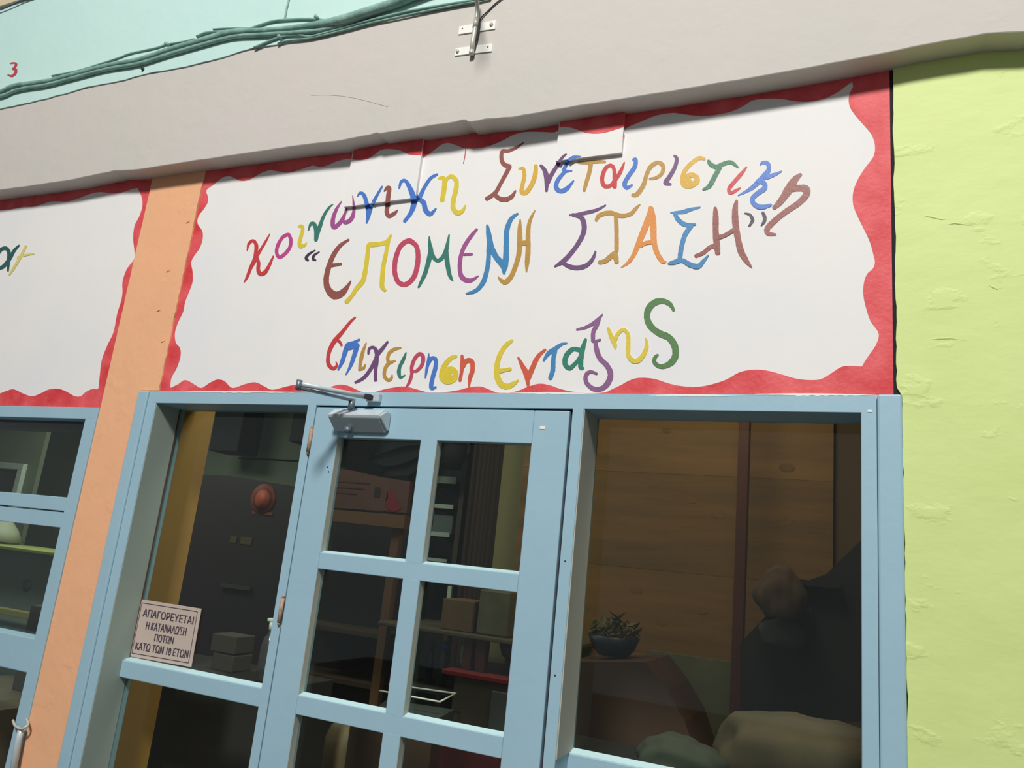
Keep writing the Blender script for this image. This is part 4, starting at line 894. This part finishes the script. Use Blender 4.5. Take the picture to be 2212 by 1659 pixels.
tube('hanging_pot', [hp+Vector((0, 0.1, -0.12)), hp+Vector((0, 0.1, 0.02))], [0.06, 0.09], M_bk, pl, 18)
tube('hanger', [hp+Vector((0, 0.1, 0.0)), Vector((hp.x, hp.y+0.1, 3.3))], 0.006, M_bk, pl, 6)

# shelving rack with bright price rails : upper right pane
YR = 2.0
rk = thing('shelving_rack', (W(965, 1400, YR).x, YR, 0), 'dark shelving rack with bright shelf edges seen in the upper right door pane', 'rack')
M_strip = mat('pale shelf rail', rgb(200, 214, 198), 0.5)
M_dkg = mat('dark green grey', rgb(42, 50, 46), 0.8)
for (a, b, c_, d_) in ((935, 1029, 985, 1044), (930, 1089, 979, 1098), (930, 1149, 971, 1159), (920, 1206, 965, 1213)):
    q = at(a, b, c_, d_, YR); box('shelf', q[0]-0.1, q[1], YR+0.01, YR+0.35, q[2], q[2]+0.02, M_dkg, rk)
    box('shelf_rail', q[0]-0.1, q[1], YR, YR+0.01, q[2], q[3], M_strip, rk, 0.001)
q = at(988, 1000, 1000, 1240, YR); box('upright', q[0], q[0]+0.03, YR-0.01, YR+0.36, 0, q[3]+0.2, mat('brown rack upright', rgb(84, 70, 58), 0.6), rk)
q = at(930, 950, 990, 1240, YR); box('back_panel', q[0]-0.3, q[1], YR+0.36, YR+0.38, 0, q[3]+0.3, M_dkg, rk)
# goods on the rack : pale box
q = at(935, 1112, 978, 1140, YR+0.05)
o = box('goods_box', q[0], q[1], YR+0.05, YR+0.2, at(930, 1149, 971, 1159, YR)[2]+0.021, q[3], mat('pale grey packaging', rgb(110, 122, 118), 0.6), None, 0.004); tagit(o, 'pale grey package on a shelf of the dark rack', 'box')
# brown curtain, cream column, orange board
cx0, cx1 = W(1002, 1100, 1.75).x, W(1072, 1100, 1.75).x
bm = bmesh.new(); k = 40; A = []; B = []
for i in range(k+1):
    x = cx0+(cx1-cx0)*i/k; y = 1.78+0.015*math.sin(i*1.1)+0.008*math.sin(i*2.7)
    A.append(bm.verts.new((x, y, 3.25))); B.append(bm.verts.new((x, y+0.01*math.sin(i), 0.02)))
for i in range(k): bm.faces.new((A[i], A[i+1], B[i+1], B[i]))
o = bmobj('curtain', bm, mat('dark brown cloth', rgb(70, 54, 44), 0.9), None, True); tagit(o, 'dark brown curtain between the shelving rack and the cream column', 'curtain')
q = at(1076, 960, 1128, 1240, 1.7); tagit(box('trim_13', q[0], q[1], 1.7, 1.95, 0, 3.3, mat('olive cream column', rgb(140, 130, 88), 0.8)), kind='structure')
q = at(1130, 960, 1152, 1240, 1.66); tagit(box('trim_14', q[0], q[1]+0.10, 1.66, 1.76, 0, 3.3, mat('orange brown board', rgb(136, 82, 40), 0.7)), kind='structure')

# worktop with boxes in the middle right pane
YW = 1.15
tz = W(1000, 1368, YW).z
wt = thing('serving_counter', (W(1000, 1500, YW).x, YW, 0), 'dark counter shelf carrying brown boxes behind the door', 'counter')
q = at(890, 1360, 1190, 1376, YW); box('worktop', max(q[0]-0.2, q1h+0.01), q[1]+0.05, YW, YW+0.45, tz-0.018, tz, mat('grey brown worktop', rgb(90, 80, 64), 0.5), wt, 0.004)
for px in (1010, 1040):
    p = W(px, 1420, YW+0.03); box('bracket_post', p.x-0.02, p.x+0.02, YW+0.02, YW+0.06, W(1040, 1455, YW).z, tz-0.018, mat('dark red brown leg', rgb(70, 32, 28), 0.6), wt)
zred = W(1040, 1455, YW).z
q = at(965, 1440, 1120, 1460, YW); rs = box('lower_shelf', q[0], q[1]+0.1, YW-0.05, YW+0.4, zred-0.02, zred, mat('red painted shelf', rgb(132, 34, 34), 0.5), wt, 0.003)
rs['label'] = 'red painted shelf'
q = at(946, 1296, 1028, 1366, YW+0.02)
o = box('cardboard_box', q[0], q[1]-0.03, YW+0.05, YW+0.25, tz+0.0005, q[3], M_cardb, None, 0.004); tagit(o, 'brown cardboard box on the counter in the right-hand door pane', 'box')
q = at(1030, 1275, 1100, 1362, YW+0.05)
o = box('plastic_crate', q[0]+0.005, q[1], YW+0.05, YW+0.3, tz+0.0005, q[3], mat('milky green plastic', rgb(112, 110, 84), 0.4, rgb(84, 82, 62), 10, 0.5), None, 0.008); tagit(o, 'milky olive plastic container right of the brown cardboard box', 'crate')
q = at(970, 1266, 978, 1296, YW+0.35)
tagit(box('price_tag', q[0], q[1], YW+0.33, YW+0.335, tz+0.0005, q[3], M_strip), 'upright pale strip behind the brown cardboard box', 'tag')
# navy bowl hanging at the right
q = at(1046, 1372, 1105, 1396, YW-0.05)
xc = (q[0]+q[1])/2+0.03; r_ = (q[1]-q[0])/2+0.02
zb1 = tz-0.02
o = lathe('bowl', [(r_*0.4, zb1-0.075), (r_*0.8, zb1-0.05), (r_, zb1-0.004), (r_*0.93, zb1-0.004), (r_*0.7, zb1-0.045)], xc, YW+0.1, M_navy); tagit(o, 'dark navy bowl under the counter edge in the right-hand door pane', 'bowl')
# bottles and cartons under the worktop
for i, (r_, col_, lab) in enumerate((((944, 1386, 962, 1458), (62, 72, 62), 'grey green bottle with a blue cap under the counter'), ((918, 1388, 932, 1470), (36, 44, 48), 'dark bottle left of the blue-capped bottle'))):
    q = at(*r_, YW+0.1); xc = (q[0]+q[1])/2; rad = abs(q[1]-q[0])/2
    b_ = thing('bottle', (xc, YW+0.12, q[2]-0.05), lab, 'bottle', group=None)
    z0 = q[2]-0.05
    lathe('bottle_body', [(rad, z0), (rad, q[3]-0.07), (rad*0.6, q[3]-0.045), (rad*0.5, q[3]-0.03)], xc, YW+0.12, mat('bottle glass %d' % i, rgb(*col_), 0.2), b_, 18)
    lathe('cap', [(rad*0.75, q[3]-0.032), (rad*0.75, q[3])], xc, YW+0.12, mat('bottle cap %d' % i, rgb(30, 84, 168) if i == 0 else rgb(40, 46, 50), 0.4), b_, 18)
q = at(900, 1470, 975, 1480, YW)
o = box('shelf_board', q[0]-0.1, q[1], YW+0.02, YW+0.3, at(944, 1386, 962, 1458, YW+0.1)[2]-0.07, at(944, 1386, 962, 1458, YW+0.1)[2]-0.0505, M_dkg); tagit(o, 'dark board on which the two bottles stand', 'shelf')
for i, (a, b, c_, d_) in enumerate(((994, 1395, 1003, 1437), (1032, 1396, 1045, 1430))):
    q = at(a, b, c_, d_, YW+0.2); o = box('paper_card', q[0], q[1], YW+0.2, YW+0.204, zred+0.0005, q[3], M_strip); tagit(o, ['narrow upright pale card over the red shelf, left one', 'pale card over the red shelf, right one'][i], 'card')
# display case : glass tray edges
zt1 = W(985, 1497, 0.9).z
xt0, xt1 = W(850, 1500, 0.9).x, W(960, 1500, 0.9).x
tagit(box('display_stand', xt0-0.12, xt1+0.02, 0.80, 0.98, 0, zt1-0.13, mat('brown stand', rgb(70, 48, 32), 0.7), None, 0.004), 'brown stand under the glass tray', 'stand')
dc = thing('glass_tray', W(930, 1520, 0.9), 'shallow glass tray with bright metal edges low in the right-hand door pane', 'tray')
zt1 = W(985, 1497, 0.9).z
pa = W(840, 1478, 1.0); pb_ = W(985, 1498, 1.0); pc = W(950, 1516, 0.85); pd = W(820, 1492, 0.85)
for i, (a, b) in enumerate(((pa, pb_), (pb_, pc), (pc, pd))):
    a2 = Vector((a.x, a.y, zt1)); b2_ = Vector((b.x, b.y, zt1))
    tube('edge', [a, b], 0.0035, M_plate, dc, 8)
mesh('tray_base', [tuple(p-Vector((0, 0, 0.06))) for p in (pa, pb_, pc, pd)]+[(p.x, p.y, zt1-0.1295) for p in (pa, pb_, pc, pd)], [(0, 1, 2, 3), (7, 6, 5, 4), (0, 4, 5, 1), (1, 5, 6, 2), (2, 6, 7, 3), (3, 7, 4, 0)], mat('tray grey', rgb(70, 76, 74), 0.4), dc)
q = at(970, 1462, 1120, 1640, YW-0.05)
box('cabinet_body', q[0], q[1]+0.1, YW-0.04, YW+0.35, 0, zred-0.02, mat('brown grey cabinet', rgb(76, 68, 58), 0.5), wt, 0.003)
p = W(1070, 1500, YW-0.06); box('door', p.x-0.02, p.x+0.22, YW-0.055, YW-0.041, 0.1, zred-0.05, mat('grey steel door', rgb(88, 92, 92), 0.4), wt, 0.003)
# dark red crate lowest right pane
q = at(945, 1615, 1085, 1700, 0.7)
o = box('crate', q[0], q[1], 0.7, 0.95, q[2]-0.3, q[3]+0.02, mat('dark red plastic', rgb(92, 26, 30), 0.5), None, 0.006); tagit(o, 'dark red crate at the bottom of the lowest right door pane', 'crate')
tagit(box('stool_board', q[0]-0.1, q[1]+0.1, 0.62, 1.0, q[2]-0.33, q[2]-0.301, M_bk), 'black board under the dark red crate', 'board')

# ------------------------------------------------------------------ inside the neighbour's window
M_nb = mat('neighbour grey green wall', rgb(122, 130, 112), 0.85, rgb(108, 116, 98), 2.5, 0.5)
tagit(box('trim_15', -8.4, -3.2, 2.2, 2.3, 0, 3.3, M_nb), kind='structure')
YN = 1.3
mr = thing('wall_mirror', W(20, 1030, YN), 'pale framed picture behind the upper pane of the neighbouring window', 'picture')
q = at(-60, 998, 44, 1066, YN)
M_pf = mat('pale frame', rgb(196, 206, 196), 0.5)
box('picture_panel', q[0], q[1]-0.03, YN+0.01, YN+0.03, q[2]-0.2, q[3]-0.04, mat('dark picture', rgb(60, 58, 52), 0.6), mr)
box('frame_side', q[1]-0.05, q[1], YN, YN+0.03, q[2]-0.2, q[3]-0.04, M_pf, mr, 0.004)
box('frame_top', q[0], q[1], YN, YN+0.03, q[3]-0.04, q[3], M_pf, mr, 0.004)
box('frame_bottom', q[0], q[1], YN, YN+0.03, q[2]-0.24, q[2]-0.2, M_pf, mr, 0.004)
tagit(box('picture_rail', q[0]-0.2, q[1]+0.1, YN+0.031, YN+0.06, 0, 3.3, M_nb), 'grey green partition carrying the pale framed picture', 'partition')
q = at(-40, 1183, 130, 1190, 0.95)
tg = thing('side_table', ((q[0]+q[1])/2, 1.0, 0), 'table with a pale yellow-green top edge behind the neighbouring window', 'table')
box('tabletop', q[0], q[1], 0.9, 1.25, q[2], q[3], mat('pale yellow laminate', rgb(168, 176, 104), 0.5), tg, 0.003)
box('front_panel', q[0], q[1]-0.01, 0.95, 1.0, q[2]-0.75, q[2]-0.0, mat('pale grey green panel', rgb(112, 124, 112), 0.6, rgb(98, 110, 100), 4, 0.5), tg, 0.003)
e1 = W(60, 1265, 0.95); e = tube('oval_handle', [e1, e1-Vector((0, 0.01, 0))], 0.030, mat('slate handle', rgb(62, 84, 88), 0.5), tg, 18)
for v in e.data.vertices: v.co.z = (v.co.z-(e1.z))*1.7+e1.z if False else v.co.z
tlamp = thing('table_lamp', (W(0, 1150, 1.1).x, 1.1, q[3]), 'small table lamp with a pale conical shade at the left photo edge', 'lamp')
p = W(0, 1150, 1.1)
lathe('lamp_shade', [(0.13, p.z-0.05), (0.09, p.z+0.02), (0.05, p.z+0.07), (0.03, p.z+0.08)], p.x, 1.1, mat('pale shade', rgb(178, 180, 160), 0.6), tlamp)
lathe('lamp_base', [(0.05, q[3]+0.0005), (0.05, q[3]+0.01), (0.01, q[3]+0.015), (0.01, max(q[3]+0.02, p.z-0.045))], p.x, 1.1, mat('lamp brass', rgb(120, 110, 70), 0.5), tlamp)
q = at(58, 1308, 95, 1382, 0.6)
o = box('dark_box', q[0], q[1], 0.6, 0.8, at(-60, 1470, 60, 1500, 0.5)[2]+0.0005, q[3], mat('dark brown box', rgb(58, 52, 46), 0.7), None, 0.004); tagit(o, 'dark brown box in the lower middle pane of the neighbouring window', 'box')
q2 = at(-60, 1318, 100, 1332, 0.8)
o = box('wooden_rail', q2[0], q2[1], 0.82, 0.86, q2[2], q2[3], mat('olive wood', rgb(116, 108, 60), 0.6), None, 0.003); tagit(o, 'olive wooden rail behind the dark brown box', 'rail')
q3 = at(-60, 1470, 60, 1500, 0.5)
tagit(box('counter', q3[0]-0.2, min(q3[1]+0.1, -3.02), 0.3, 0.95, q3[2]-0.30, q3[2], mat('brown worktop', rgb(96, 84, 66), 0.5), None, 0.004), 'brown counter low behind the neighbouring window', 'counter')
